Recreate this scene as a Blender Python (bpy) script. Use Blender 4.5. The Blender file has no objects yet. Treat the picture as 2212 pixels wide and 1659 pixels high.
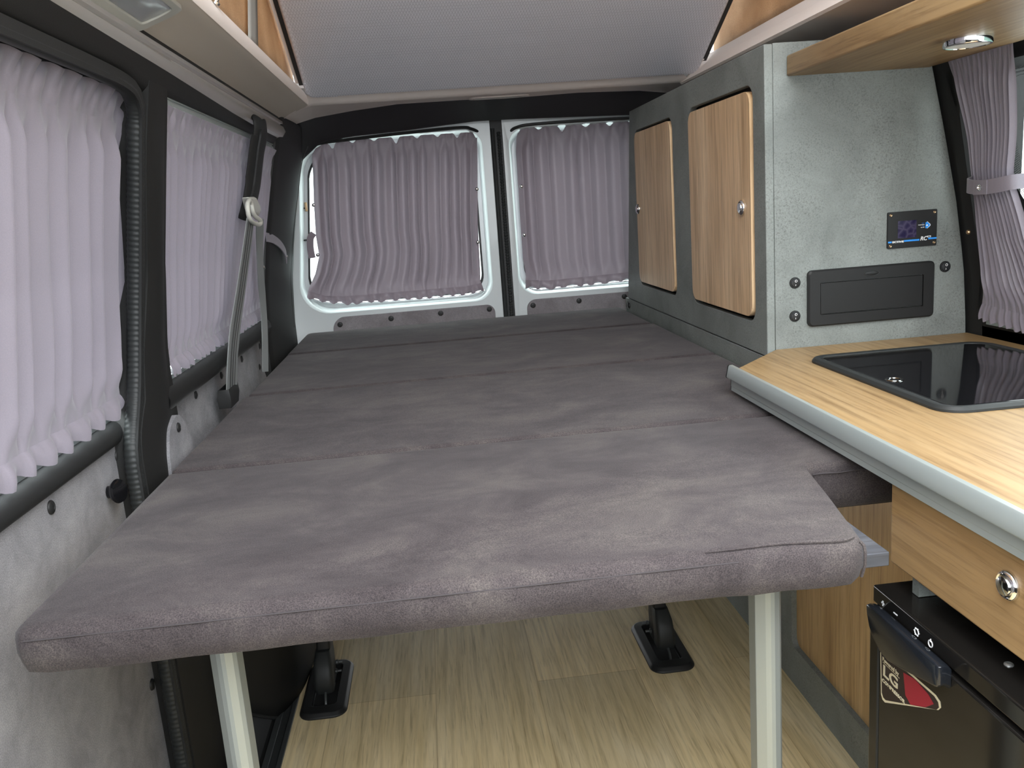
import bpy, bmesh, math, random
from mathutils import Vector, Matrix, noise
random.seed(4)
SC = bpy.context.scene
COL = SC.collection
PI = math.pi
V = Vector

# ------------------------------------------------------------------ helpers
def lerp(a, b, t): return a + (b - a) * t
def interp(x, xs, ys):
    if x <= xs[0]: return ys[0]
    for i in range(len(xs) - 1):
        if x <= xs[i + 1]:
            t = (x - xs[i]) / (xs[i + 1] - xs[i]); return lerp(ys[i], ys[i + 1], t)
    return ys[-1]
def sstep(a, b, x):
    t = max(0.0, min(1.0, (x - a) / (b - a))); return t * t * (3 - 2 * t)
_gz = [-1, .72, .86, 1.0, 1.14, 1.28, 1.35, 1.5]
_gx = [0, 0, .010, .032, .062, .095, .112, .15]
def wl(z, o=0.0): return -.50 + interp(z, _gz, _gx) + o          # left side lining, leaning in towards the roof
def wr(z, o=0.0): return 1.155 - interp(z, _gz, _gx) - o         # right side lining

def catmull(pts, n=6, closed=False):
    P = [V(p) for p in pts]; out = []; m = len(P)
    rng = range(m if closed else m - 1)
    for i in rng:
        p1, p2 = P[i], P[(i + 1) % m]
        p0 = P[(i - 1) % m] if (closed or i > 0) else p1 * 2 - p2
        p3 = P[(i + 2) % m] if (closed or i + 2 < m) else p2 * 2 - p1
        for k in range(n):
            t = k / n
            out.append(.5 * ((2 * p1) + (p2 - p0) * t + (2 * p0 - 5 * p1 + 4 * p2 - p3) * t * t + (3 * p1 - p0 - 3 * p2 + p3) * t ** 3))
    if not closed: out.append(P[-1])
    return out

def rrect(a0, a1, b0, b1, r, n=6):
    """rounded rectangle, counter-clockwise from the (a1, b0) corner"""
    if not isinstance(r, (list, tuple)): r = (r,) * 4
    out = []
    for (ca, cb, sa, sb, st, rr) in ((a1, b0, -1, 1, -PI / 2, r[0]), (a1, b1, -1, -1, 0, r[1]), (a0, b1, 1, -1, PI / 2, r[2]), (a0, b0, 1, 1, PI, r[3])):
        for k in range(n + 1):
            an = st + PI / 2 * k / n
            out.append((ca + sa * rr + rr * math.cos(an), cb + sb * rr + rr * math.sin(an)))
    return out

OFF = {}
class MB:
    def __init__(s): s.v = []; s.f = []
    def add(s, vs, fs):
        o = len(s.v); s.v += [V(p) for p in vs]; s.f += [[i + o for i in f] for f in fs]
    def box(s, x0, x1, y0, y1, z0, z1):
        s.add([(x, y, z) for x in (x0, x1) for y in (y0, y1) for z in (z0, z1)],
              [(0, 1, 3, 2), (4, 6, 7, 5), (0, 4, 5, 1), (2, 3, 7, 6), (0, 2, 6, 4), (1, 5, 7, 3)])
        return s
    def loops(s, L, closed=True, cap0=False, cap1=False):
        n = len(L[0]); vs = [p for l in L for p in l]; fs = []
        for i in range(len(L) - 1):
            for k in range(n if closed else n - 1):
                a = i * n + k; b = i * n + (k + 1) % n
                fs.append((a, b, b + n, a + n))
        if cap0: fs.append(tuple(range(n - 1, -1, -1)))
        if cap1: fs.append(tuple(range((len(L) - 1) * n, len(L) * n)))
        s.add(vs, fs); return s
    def prism(s, poly, axis, a0, a1):
        def m(p, a):
            return {'x': (a, p[0], p[1]), 'y': (p[0], a, p[1]), 'z': (p[0], p[1], a)}[axis]
        return s.loops([[m(p, a0) for p in poly], [m(p, a1) for p in poly]], True, True, True)
    def tube(s, path, r, n=10, closed=False, caps=True, sq=None):
        P = [V(p) for p in path]; m = len(P); L = []; up = None
        for i in range(m):
            if closed: t = P[(i + 1) % m] - P[i - 1]
            else: t = P[min(i + 1, m - 1)] - P[max(i - 1, 0)]
            t.normalize()
            if up is None:
                up = t.orthogonal() if sq is None else V(sq)
            up = (up - t * up.dot(t))
            if up.length < 1e-6: up = t.orthogonal()
            up.normalize(); sd = t.cross(up)
            rr = r[i] if isinstance(r, list) else r
            ra, rb = rr if isinstance(rr, (list, tuple)) else (rr, rr)
            L.append([P[i] + up * (ra * math.cos(2 * PI * k / n)) + sd * (rb * math.sin(2 * PI * k / n)) for k in range(n)])
        if closed: L.append(L[0])
        return s.loops(L, True, caps and not closed, caps and not closed)
    def strip(s, path, w, t, wdir):
        """flat band: width w along wdir(i), thickness t"""
        P = [V(p) for p in path]; L = []
        for i in range(len(P)):
            d = (P[min(i + 1, len(P) - 1)] - P[max(i - 1, 0)]).normalized()
            wd = V(wdir(i / (len(P) - 1)) if callable(wdir) else wdir); wd = (wd - d * wd.dot(d)).normalized()
            nd = d.cross(wd); ww = w(i / (len(P) - 1)) if callable(w) else w
            L.append([P[i] + wd * (a * ww / 2) + nd * (b * t / 2) for a, b in ((-1, -1), (1, -1), (1, 1), (-1, 1))])
        return s.loops(L, True, True, True)
    def lathe(s, c, axis, prof, n=28, cap0=True, cap1=True):
        c = V(c); a = V(axis).normalized(); u = a.orthogonal().normalized(); w = a.cross(u)
        L = [[c + a * h + (u * math.cos(2 * PI * k / n) + w * math.sin(2 * PI * k / n)) * max(r, 1e-5) for k in range(n)] for r, h in prof]
        return s.loops(L, True, cap0, cap1)
    def grid(s, fn, nu, nv):
        s.add([fn(i / nu, j / nv) for j in range(nv + 1) for i in range(nu + 1)],
              [(j * (nu + 1) + i, j * (nu + 1) + i + 1, (j + 1) * (nu + 1) + i + 1, (j + 1) * (nu + 1) + i) for j in range(nv) for i in range(nu)])
        return s
    def plate(s, outer, holes, fn, a0, a1):
        """flat plate with holes: 2-D outlines, fn(p, q, a) -> point, from a0 to a1"""
        bm = bmesh.new(); es = []
        for lp in [outer] + list(holes):
            vs = [bm.verts.new((p[0], p[1], 0)) for p in lp]
            es += [bm.edges.new((vs[i], vs[(i + 1) % len(vs)])) for i in range(len(vs))]
        bmesh.ops.triangle_fill(bm, use_beauty=True, use_dissolve=False, edges=es)
        bm.verts.index_update(); n = len(bm.verts)
        pts = [v.co.copy() for v in bm.verts]; tris = [[v.index for v in f.verts] for f in bm.faces]; bm.free()
        vs = [fn(p.x, p.y, a0) for p in pts] + [fn(p.x, p.y, a1) for p in pts]
        fs = [t[::-1] for t in tris] + [[i + n for i in t] for t in tris]
        i0 = 0
        for lp in [outer] + list(holes):
            k = len(lp)
            for i in range(k):
                a = i0 + i; b = i0 + (i + 1) % k; fs.append([a, b, b + n, a + n])
            i0 += k
        s.add(vs, fs); return s
    def build(s, name, m, parent=None, ang=40, bevel=0, seg=3, solid=0, sub=0, recalc=True):
        off = V((0, 0, 0))
        if parent is not None: off = OFF.get(parent.name, off)
        me = bpy.data.meshes.new(name)
        me.from_pydata([p - off for p in s.v], [], s.f)
        bm = bmesh.new(); bm.from_mesh(me)
        bmesh.ops.remove_doubles(bm, verts=bm.verts, dist=1e-6)
        if recalc: bmesh.ops.recalc_face_normals(bm, faces=bm.faces)
        for f in bm.faces: f.smooth = True
        lim = math.radians(ang)
        for e in bm.edges:
            if len(e.link_faces) == 2 and e.calc_face_angle(0) > lim: e.smooth = False
        bm.to_mesh(me); bm.free()
        o = bpy.data.objects.new(name, me); COL.objects.link(o)
        if m is not None: me.materials.append(m)
        if parent is not None: o.parent = parent; OFF[o.name] = off
        if solid:
            d = o.modifiers.new('solid', 'SOLIDIFY'); d.thickness = solid; d.offset = -1
        if bevel:
            d = o.modifiers.new('bevel', 'BEVEL'); d.width = bevel; d.segments = seg; d.limit_method = 'ANGLE'; d.angle_limit = math.radians(35); d.harden_normals = False
        if sub:
            d = o.modifiers.new('sub', 'SUBSURF'); d.levels = sub; d.render_levels = sub
        return o

def tag(o, label, cat, group=None):
    o['label'] = label; o['category'] = cat
    if group: o['group'] = group
    return o
def struct(o): o['kind'] = 'structure'; return o
def thing(name, label, cat, loc=(0, 0, 0), group=None):
    o = bpy.data.objects.new(name, None); COL.objects.link(o); o.location = loc; o.empty_display_size = .05
    OFF[o.name] = V(loc); return tag(o, label, cat, group)
def sroot(name, loc=(0, 0, 0)):
    o = bpy.data.objects.new(name, None); COL.objects.link(o); o.location = loc; o.empty_display_size = .05
    OFF[o.name] = V(loc); return struct(o)

# text as mesh: origin o, right direction rx, up direction up
def text(s, name, m, parent, o, rx, up, size, shear=0, bold=0, width=None, depth=.0004, center=False):
    cu = bpy.data.curves.new('t', 'FONT'); cu.body = s; cu.size = size; cu.shear = shear; cu.offset = bold; cu.extrude = depth
    cu.resolution_u = 3
    if center: cu.align_x = 'CENTER'; cu.align_y = 'CENTER'
    ob = bpy.data.objects.new('t', cu); COL.objects.link(ob)
    bpy.context.view_layer.update()
    me = bpy.data.meshes.new_from_object(ob.evaluated_get(bpy.context.evaluated_depsgraph_get()))
    bpy.data.objects.remove(ob); bpy.data.curves.remove(cu)
    rx = V(rx).normalized(); up = V(up).normalized(); nz = rx.cross(up)
    k = 1.0
    if width:
        xs = [v.co.x for v in me.vertices]; k = width / (max(xs) - min(xs))
    off = OFF.get(parent.name, V((0, 0, 0))); o = V(o)
    for v in me.vertices: v.co = o - off + rx * (v.co.x * k) + up * v.co.y + nz * v.co.z
    me.materials.clear(); me.materials.append(m)
    ob = bpy.data.objects.new(name, me); COL.objects.link(ob); ob.parent = parent
    return ob

# ------------------------------------------------------------------ materials
def new_mat(name):
    m = bpy.data.materials.new(name); m.use_nodes = True
    nt = m.node_tree; b = nt.nodes['Principled BSDF']; return m, nt, b
def N(nt, t, **kw):
    n = nt.nodes.new(t)
    for k, v in kw.items():
        if k in n.inputs: n.inputs[k].default_value = v
        else: setattr(n, k, v)
    return n
def coords(nt, scale=(1, 1, 1), rot=(0, 0, 0)):
    c = nt.nodes.new('ShaderNodeTexCoord'); mp = nt.nodes.new('ShaderNodeMapping')
    mp.inputs['Scale'].default_value = scale; mp.inputs['Rotation'].default_value = rot
    nt.links.new(c.outputs['Object'], mp.inputs['Vector']); return mp.outputs['Vector']
def ramp(nt, fac, stops):
    r = nt.nodes.new('ShaderNodeValToRGB'); e = r.color_ramp.elements
    while len(e) < len(stops): e.new(.5)
    for i, (p, c) in enumerate(stops):
        e[i].position = p; e[i].color = (c[0], c[1], c[2], 1)
    nt.links.new(fac, r.inputs['Fac']); return r.outputs['Color']
def mixc(nt, f, a, b, mode='MIX'):
    n = nt.nodes.new('ShaderNodeMix'); n.data_type = 'RGBA'; n.blend_type = mode
    if hasattr(f, 'links') or isinstance(f, bpy.types.NodeSocket): nt.links.new(f, n.inputs[0])
    else: n.inputs[0].default_value = f
    for s, i in ((a, 6), (b, 7)):
        if isinstance(s, bpy.types.NodeSocket): nt.links.new(s, n.inputs[i])
        else: n.inputs[i].default_value = (s[0], s[1], s[2], 1)
    return n.outputs[2]
def noi(nt, vec, scale, detail=4, rough=.55, dist=0):
    n = N(nt, 'ShaderNodeTexNoise', Scale=scale, Detail=detail, Roughness=rough, Distortion=dist)
    nt.links.new(vec, n.inputs['Vector']); return n.outputs['Fac']
def bump(nt, b, h, strength, dist=.001):
    n = N(nt, 'ShaderNodeBump', Strength=strength, Distance=dist)
    nt.links.new(h, n.inputs['Height']); nt.links.new(n.outputs['Normal'], b.inputs['Normal'])
def plain(name, c, rough=.5, metal=0, spec=.5, coat=0, bscale=0, bstr=.2, trans=0, emit=None, estr=0):
    m, nt, b = new_mat(name)
    b.inputs['Base Color'].default_value = (*c, 1); b.inputs['Roughness'].default_value = rough
    b.inputs['Metallic'].default_value = metal; b.inputs['Specular IOR Level'].default_value = spec
    b.inputs['Coat Weight'].default_value = coat
    if bscale: bump(nt, b, noi(nt, coords(nt), bscale, 3), bstr)
    if emit: b.inputs['Emission Color'].default_value = (*emit, 1); b.inputs['Emission Strength'].default_value = estr
    return m
def suede(name, dark, mid, light, big=5, fine=420, speck=.5, stretch=(1, 1, 1), rot=(0, 0, 0)):
    m, nt, b = new_mat(name); v = coords(nt, stretch, rot); v1 = coords(nt)
    n1 = noi(nt, v, big, 9, .70, .4); n2 = noi(nt, v1, fine, 3, .7)
    c = ramp(nt, n1, [(.30, dark), (.5, mid), (.70, light)])
    sp = ramp(nt, n2, [(.35, (.55, .55, .55)), (.5, (1, 1, 1)), (.66, (1.55, 1.52, 1.45))])
    c = mixc(nt, speck, c, sp, 'MULTIPLY')
    nt.links.new(c, b.inputs['Base Color']); b.inputs['Roughness'].default_value = .85
    b.inputs['Specular IOR Level'].default_value = .2
    b.inputs['Sheen Weight'].default_value = .10; b.inputs['Sheen Roughness'].default_value = .5
    b.inputs['Sheen Tint'].default_value = (.8, .78, .8, 1)
    bump(nt, b, n2, .35, .0008); return m
def wood(name, c1, c2, c3, axis, rough=.45, scale=1.0, flecks=.5, fleckc=None, spec=.4):
    """axis: grain direction"""
    m, nt, b = new_mat(name)
    def st(a, l): return tuple(l if k == axis else a for k in 'xyz')
    v1 = coords(nt, st(9 * scale, .9 * scale)); v2 = coords(nt, st(95 * scale, 4 * scale)); v3 = coords(nt, st(240 * scale, 9 * scale)); v4 = coords(nt, st(22 * scale, 2.2 * scale))
    n1 = noi(nt, v1, 1, 4, .55, 1.2); n2 = noi(nt, v2, 1, 5, .65, .5); n3 = noi(nt, v3, 1, 3, .6)
    w = N(nt, 'ShaderNodeTexWave', Scale=.8, Distortion=9, Detail=3); w.inputs['Detail Scale'].default_value = .8
    w.bands_direction = 'X' if axis != 'x' else 'Y'
    nt.links.new(v4, w.inputs['Vector'])
    c = ramp(nt, n1, [(.3, c1), (.5, c2), (.72, c3)])
    g = ramp(nt, n2, [(.32, (.62, .56, .5)), (.5, (1, 1, 1)), (.7, (1.12, 1.1, 1.06))])
    c = mixc(nt, .75, c, g, 'MULTIPLY')
    g2 = ramp(nt, w.outputs['Fac'], [(0, (.86, .83, .78)), (.35, (1, 1, 1)), (1, (1.04, 1.04, 1.03))])
    c = mixc(nt, .7, c, g2, 'MULTIPLY')
    f = ramp(nt, n3, [(.30, (.45, .38, .3)), (.44, (1, 1, 1)), (.6, (1, 1, 1))])
    c = mixc(nt, flecks, c, f, 'MULTIPLY')
    nt.links.new(c, b.inputs['Base Color']); b.inputs['Roughness'].default_value = rough; b.inputs['Specular IOR Level'].default_value = spec
    bump(nt, b, n3, .12, .0006); return m
def concrete(name, dark, mid, light):
    m, nt, b = new_mat(name); v = coords(nt)
    n1 = noi(nt, v, 5, 7, .6, .5); n2 = noi(nt, v, 210, 6, .78, .3); n3 = noi(nt, v, 420, 3, .6); n4 = noi(nt, v, 9, 5, .65, .3)
    c = ramp(nt, n1, [(.32, dark), (.5, mid), (.66, light)])
    # clustered fine pits, gathered where the slow noise is high
    ms = ramp(nt, n4, [(.36, (.12, .12, .12)), (.60, (1, 1, 1))])
    d = ramp(nt, n2, [(.38, (.60, .56, .56)), (.50, (1, 1, 1)), (.62, (1.06, 1.06, 1.05))])
    d2 = mixc(nt, ms, (1, 1, 1), d)
    c = mixc(nt, .85, c, d2, 'MULTIPLY')
    e = ramp(nt, n3, [(.34, (.8, .79, .79)), (.5, (1, 1, 1)), (.66, (1.1, 1.1, 1.1))])
    c = mixc(nt, .5, c, e, 'MULTIPLY')
    nt.links.new(c, b.inputs['Base Color']); b.inputs['Roughness'].default_value = .55; b.inputs['Specular IOR Level'].default_value = .35
    bump(nt, b, n3, .1, .0005); return m

M = {}
M['suede'] = suede('bed_suede', (.026, .0205, .022), (.049, .0405, .042), (.082, .071, .067), 6, 680, 1.0, (1, 1.5, 1))
M['suede_light'] = suede('wall_suede', (.135, .134, .144), (.20, .197, .21), (.255, .252, .264), 11, 600, .6)
M['suede_door'] = suede('rear_suede', (.15, .135, .14), (.20, .185, .195), (.25, .235, .245), 9, 700, .5)
M['oak_y'] = wood('oak_lengthwise', (.255, .160, .073), (.305, .200, .095), (.345, .238, .123), 'y')
M['oak_z'] = wood('oak_upright', (.52, .345, .19), (.66, .46, .275), (.78, .58, .37), 'z')
M['oak_dark'] = wood('oak_bench', (.38, .235, .10), (.52, .35, .17), (.62, .44, .235), 'z')
M['grey_oak'] = wood('grey_oak', (.05, .055, .065), (.085, .09, .105), (.15, .155, .17), 'x', .5)
M['concrete'] = concrete('concrete_laminate', (.150, .162, .153), (.200, .217, .205), (.240, .260, .246))
M['vinyl'] = plain('black_vinyl', (.0115, .0115, .011), .6, bscale=900, bstr=.25, spec=.35)
M['vinyl2'] = plain('black_vinyl_soft', (.018, .0185, .0185), .62, spec=.35, bscale=900, bstr=.3)
M['black'] = plain('black_plastic', (.015, .015, .015), .5, spec=.35)
M['black_rubber'] = plain('black_rubber', (.022, .024, .024), .5, spec=.35)
M['black_gloss'] = plain('black_gloss', (.006, .006, .007), .06, spec=.5)
M['fridge_black'] = plain('fridge_black', (.010, .009, .008), .10, spec=.45)
M['navy_black'] = plain('handle_black', (.012, .014, .018), .12)
M['headliner'] = plain('headliner_fabric', (.52, .47, .41), .9, spec=.15, bscale=1400, bstr=.3)
M['headliner_lip'] = plain('headliner_lip', (.70, .63, .585), .9, spec=.15, bscale=700, bstr=.35)
M['grey_trim'] = plain('grey_trim', (.34, .32, .305), .18, spec=.6)
M['light_trim'] = plain('lamp_bezel', (.42, .42, .38), .35)
M['alu'] = plain('aluminium', (.62, .64, .63), .36, metal=.85)
M['alu_matt'] = plain('aluminium_matt', (.30, .325, .305), .42, metal=.4)
M['alu_green'] = plain('rail_aluminium', (.43, .48, .47), .3, metal=.5)
M['smoke_chrome'] = plain('smoke_chrome', (.30, .31, .30), .12, metal=1)
M['chrome'] = plain('chrome', (.8, .8, .8), .08, metal=1)
M['silver'] = plain('silver_paint', (.54, .575, .58), .35, metal=.05, coat=.3)
M['white'] = plain('white_print', (.85, .85, .85), .5)
M['cream'] = plain('cream_print', (.62, .56, .40), .5)
M['white_plastic'] = plain('ivory_plastic', (.62, .62, .56), .35)
M['blue'] = plain('blue_print', (.03, .30, .85), .45)
M['blue_dark'] = plain('blue_icon', (.03, .14, .45), .4)
M['red'] = plain('red_print', (.30, .012, .03), .45)
M['sticker'] = plain('sticker_black', (.02, .012, .013), .4)
M['lens'] = plain('lamp_lens', (.32, .34, .36), .15, spec=.6)
M['led'] = plain('led_lens', (.42, .42, .38), .35, emit=(1, .95, .85), estr=.05)
M['dark_grey'] = plain('dark_grey_metal', (.075, .08, .08), .35, metal=.4)
M['brass'] = plain('brass', (.6, .42, .25), .3, metal=1)
M['gap'] = plain('groove_dark', (.02, .022, .022), .7)
M['seam'] = plain('seam_dark', (.04, .034, .036), .9)
M['thread'] = plain('thread_grey', (.05, .05, .05), .8)
M['roof'] = plain('roof_shell', (.7, .7, .7), .5)
M['facade'] = plain('facade_green', (.10, .165, .14), .5)
M['outside_white'] = plain('outside_wall', (.8, .8, .8), .7)
M['canvas_grey'] = plain('canvas_strip', (.36, .35, .32), .7, bscale=900)

# curtain cloth: lets part of the daylight through
def cloth(name, c, tl):
    m, nt, b = new_mat(name); v = coords(nt)
    n = noi(nt, v, 900, 2)
    col = ramp(nt, n, [(.3, tuple(x * .94 for x in c)), (.7, tuple(x * 1.05 for x in c))])
    nt.links.new(col, b.inputs['Base Color']); b.inputs['Roughness'].default_value = .42; b.inputs['Specular IOR Level'].default_value = .35
    b.inputs['Sheen Weight'].default_value = .2
    t = nt.nodes.new('ShaderNodeBsdfTranslucent'); nt.links.new(col, t.inputs['Color'])
    mx = nt.nodes.new('ShaderNodeMixShader'); mx.inputs[0].default_value = tl
    nt.links.new(b.outputs[0], mx.inputs[1]); nt.links.new(t.outputs[0], mx.inputs[2])
    nt.links.new(mx.outputs[0], nt.nodes['Material Output'].inputs[0]); return m
M['curtain'] = cloth('curtain_cloth', (.24, .215, .252), .08)
M['curtain_rear'] = cloth('curtain_rear_cloth', (.235, .193, .222), .10)
def glass(name, tint, refl=.08):
    m, nt, b = new_mat(name)
    t = nt.nodes.new('ShaderNodeBsdfTransparent'); t.inputs[0].default_value = (*tint, 1)
    g = nt.nodes.new('ShaderNodeBsdfGlossy'); g.inputs['Roughness'].default_value = .02
    mx = nt.nodes.new('ShaderNodeMixShader'); mx.inputs[0].default_value = refl
    nt.links.new(t.outputs[0], mx.inputs[1]); nt.links.new(g.outputs[0], mx.inputs[2])
    nt.links.new(mx.outputs[0], nt.nodes['Material Output'].inputs[0]); return m
M['glass'] = glass('window_glass', (.86, .92, .9))
# tan pop-top canvas
def canvas():
    m, nt, b = new_mat('tan_canvas'); v = coords(nt)
    n1 = noi(nt, v, 7, 4); n2 = noi(nt, v, 500, 3, .7)
    c = ramp(nt, n1, [(.3, (.42, .28, .16)), (.7, (.58, .42, .27))])
    c = mixc(nt, .6, c, ramp(nt, n2, [(.35, (.7, .66, .6)), (.6, (1.15, 1.12, 1.08))]), 'MULTIPLY')
    nt.links.new(c, b.inputs['Base Color']); b.inputs['Roughness'].default_value = .9
    t = nt.nodes.new('ShaderNodeBsdfTranslucent'); nt.links.new(c, t.inputs['Color'])
    mx = nt.nodes.new('ShaderNodeMixShader'); mx.inputs[0].default_value = .3
    nt.links.new(b.outputs[0], mx.inputs[1]); nt.links.new(t.outputs[0], mx.inputs[2])
    nt.links.new(mx.outputs[0], nt.nodes['Material Output'].inputs[0]); return m
M['canvas'] = canvas()
def meshfab():
    m, nt, b = new_mat('grey_mesh_fabric'); v = coords(nt, (1, 1.12, 1), (0, 0, PI / 4))
    ch = nt.nodes.new('ShaderNodeTexVoronoi'); ch.inputs['Scale'].default_value = 190; ch.inputs['Randomness'].default_value = 0
    nt.links.new(v, ch.inputs['Vector'])
    c = ramp(nt, ch.outputs['Distance'], [(.15, (.42, .42, .455)), (.5, (.78, .78, .83)), (.7, (.42, .42, .46))])
    nt.links.new(c, b.inputs['Base Color']); b.inputs['Roughness'].default_value = .85
    bump(nt, b, ch.outputs['Distance'], .4, .001); return m
M['mesh'] = meshfab()
def floorwood():
    m, nt, b = new_mat('oak_floor')
    br = N(nt, 'ShaderNodeTexBrick', Scale=1.0); br.offset = .37; br.offset_frequency = 2
    v0 = coords(nt, (1, 1, 1), (0, 0, PI / 2)); mp = v0.node; mp.inputs['Location'].default_value = (.553, .075, 0)
    nt.links.new(v0, br.inputs['Vector'])
    br.inputs['Color1'].default_value = (.86, .86, .86, 1); br.inputs['Color2'].default_value = (1.1, 1.08, 1.05, 1); br.inputs['Mortar'].default_value = (.75, .7, .65, 1)
    br.inputs['Mortar Size'].default_value = .0012; br.inputs['Brick Width'].default_value = 1.2; br.inputs['Row Height'].default_value = .23; br.inputs['Bias'].default_value = 0
    n1 = noi(nt, coords(nt, (7, 1.1, 1)), 1, 4, .55, 1.5); n2 = noi(nt, coords(nt, (80, 4, 1)), 1, 5, .65, .6); n3 = noi(nt, coords(nt, (260, 10, 1)), 1, 3)
    w = N(nt, 'ShaderNodeTexWave', Scale=1.3, Distortion=11, Detail=3); w.inputs['Detail Scale'].default_value = .7
    nt.links.new(coords(nt, (9, 1.6, 1)), w.inputs['Vector'])
    c = ramp(nt, n1, [(.3, (.66, .52, .28)), (.5, (.78, .63, .37)), (.7, (.86, .72, .46))])
    c = mixc(nt, .7, c, ramp(nt, n2, [(.3, (.66, .62, .56)), (.5, (1, 1, 1)), (.7, (1.12, 1.1, 1.06))]), 'MULTIPLY')
    c = mixc(nt, .6, c, ramp(nt, w.outputs['Fac'], [(0, (.84, .81, .76)), (.3, (1, 1, 1))]), 'MULTIPLY')
    c = mixc(nt, .5, c, ramp(nt, n3, [(.3, (.5, .45, .4)), (.45, (1, 1, 1))]), 'MULTIPLY')
    c = mixc(nt, 1, c, br.outputs['Color'], 'MULTIPLY')
    nt.links.new(c, b.inputs['Base Color']); b.inputs['Roughness'].default_value = .42; b.inputs['Specular IOR Level'].default_value = .4
    bump(nt, b, n3, .15, .0006); return m
M['floor'] = floorwood()
def webbing():
    m, nt, b = new_mat('belt_webbing')
    b.inputs['Base Color'].default_value = (.22, .23, .23, 1); b.inputs['Roughness'].default_value = .7
    bump(nt, b, noi(nt, coords(nt), 1200, 2), .5); return m
M['web'] = webbing()

# ------------------------------------------------------------------ setting: floor, walls, ceiling
YF, YB, YR = -.22, 3.12, .25        # the living space runs from behind the front seats to the rear doors
fl = MB().box(-.385, 1.16, YF, 3.2, -.03, 0).build('floor', M['floor']); struct(fl)

# left side lining (padded black vinyl) with the window openings left free
b = MB()
def patch(fn, nu, nv): b.grid(fn, nu, nv)
# upper band above the windows
def zlow(y): return interp(y, [-.5, 1.33, 1.40, 1.47, 1.54, 4], [1.283, 1.283, 1.268, 1.272, 1.277, 1.277])
def f_up(u, v):
    y = lerp(YF, 2.56, u); z0 = zlow(y)
    if v < .12: return V((wl(z0, -.035 * (1 - v / .12)), y, z0))
    t = (v - .12) / .88; z = lerp(z0, 1.352, t); return V((wl(z, .004 * math.sin(PI * t)), y, z))
patch(f_up, 80, 10)
# pillar between sliding door and rear side window
_pz = [-.25, 0, .3, .66, .70, .75, .78, .99, 1.2, 1.28]
_pf = [1.41, 1.41, 1.405, 1.405, 1.405, 1.418, 1.448, 1.48, 1.43, 1.42]
_rz = [-.25, .5, .666, .753, .808, .977, 1.134, 1.276, 1.3]
_rr = [1.65, 1.65, 1.635, 1.611, 1.597, 1.58, 1.551, 1.518, 1.50]
def f_pil(u, v):
    z = lerp(1.285, -.02, v); y0 = interp(z, _pz, _pf); y1 = interp(z, _rz, _rr); d = .05
    if u < .1: return V((wl(z, -d * (1 - u / .1)), y0, z))
    if u > .85: return V((wl(z, -d * (u - .85) / .15 - .004), lerp(y1, y1 + .02, (u - .85) / .15), z))
    t = (u - .1) / .75; return V((wl(z, .003 + .010 * sstep(1.285, 1.12, z) * math.sin(PI * min(1, t * 1.15))), lerp(y0, y1, t), z))
patch(f_pil, 20, 60)
# padded roll under the rear side window, and the lining below it
def f_roll(u, v):
    y = lerp(1.55, 2.58, u); a = lerp(PI * .52, -PI * .5, v)
    return V((wl(.76) - .014 + .026 * math.cos(a), y, .760 + .028 * math.sin(a)))
patch(f_roll, 24, 12)
def f_low(u, v): return V((-.522, lerp(1.55, 3.08, u), lerp(.74, -.02, v)))
patch(f_low, 8, 4)
b.box(-.60, -.535, 1.5, 3.1, -.2, .755); b.box(-.62, -.44, YF, 3.1, 1.30, 1.40)
b.box(-.60, -.53, 2.57, 3.12, .7, 1.0); b.box(-.58, -.48, 2.57, 3.12, 1.0, 1.31); b.box(-.60, -.575, 1.53, 1.60, .0, 1.0); b.box(-.585, -.545, 1.53, 1.57, 1.0, 1.31)
# rear corner pillar pad and the black surround of the rear opening
def f_dp(u, v):
    z = lerp(1.352, .0, v)
    x0 = wl(z)
    if u < .12: t = u / .12; return V((x0 - .03 * (1 - t), 2.56 + .01 * t, z))
    t = (u - .12) / .88
    y = lerp(2.57, 3.085, min(1, t / .86)); x = x0 + .012 * math.sin(PI * min(1, t / .86)) + .004
    if t > .86:
        k = (t - .86) / .14; a = k * PI * .6; x = x0 + .004 - .045 * (1 - math.cos(a)); y = 3.085 + .03 * math.sin(a)
    return V((x, y, z))
patch(f_dp, 34, 40)
wall_left = struct(b.build('wall_left', M['vinyl'], ang=50))
# dashed stitch line on the rear corner pad
stp = []
for z, x, y in ((.70, -.487, 3.0), (.868, -.478, 3.0), (1.027, -.452, 3.02), (1.15, -.424, 3.03), (1.25, -.40, 3.04), (1.31, -.372, 3.05)): stp.append((x, y, z))
MB().tube(catmull(stp, 8), .0012, 5).build('stitching', M['thread'], wall_left)

# suede trim panels in the lining: outline in (y, z)
def panel(parent, name, outline, fx, th, m, buttons, br=.009):
    mb = MB(); mb.plate(outline, [], lambda p, q, a: V((fx(q) + a, p, q)), 0, th)
    p = mb.build(name, m, parent, bevel=.002, seg=2)
    for y, z in buttons:
        MB().lathe((fx(z) + th, y, z), (1, 0, 0), [(br, 0), (br, .0012), (br * .85, .003), (br * .4, .004), (br * .38, .0032), (0, .0032)], 20).build('button', M['black'], p)
    return p
panel(wall_left, 'suede_panel', catmull([(1.655, .60), (1.655, .665), (1.650, .732), (1.70, .737), (2.1, .734), (2.48, .733), (2.522, .728), (2.535, .70), (2.537, .64), (2.535, .58), (2.1, .575)], 5, True),
      lambda z: -.520, .006, M['suede_light'], [(1.809, .718), (2.038, .716), (2.267, .716), (2.512, .712), (2.475, .657)])
panel(wall_left, 'suede_panel', catmull([(1.488, .56), (1.488, .654), (1.497, .69), (1.514, .715), (1.545, .727), (1.575, .728), (1.600, .712), (1.622, .68), (1.632, .655), (1.638, .56)], 5, True),
      lambda z: -.498, .016, M['suede_light'], [(1.559, .708)])

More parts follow.
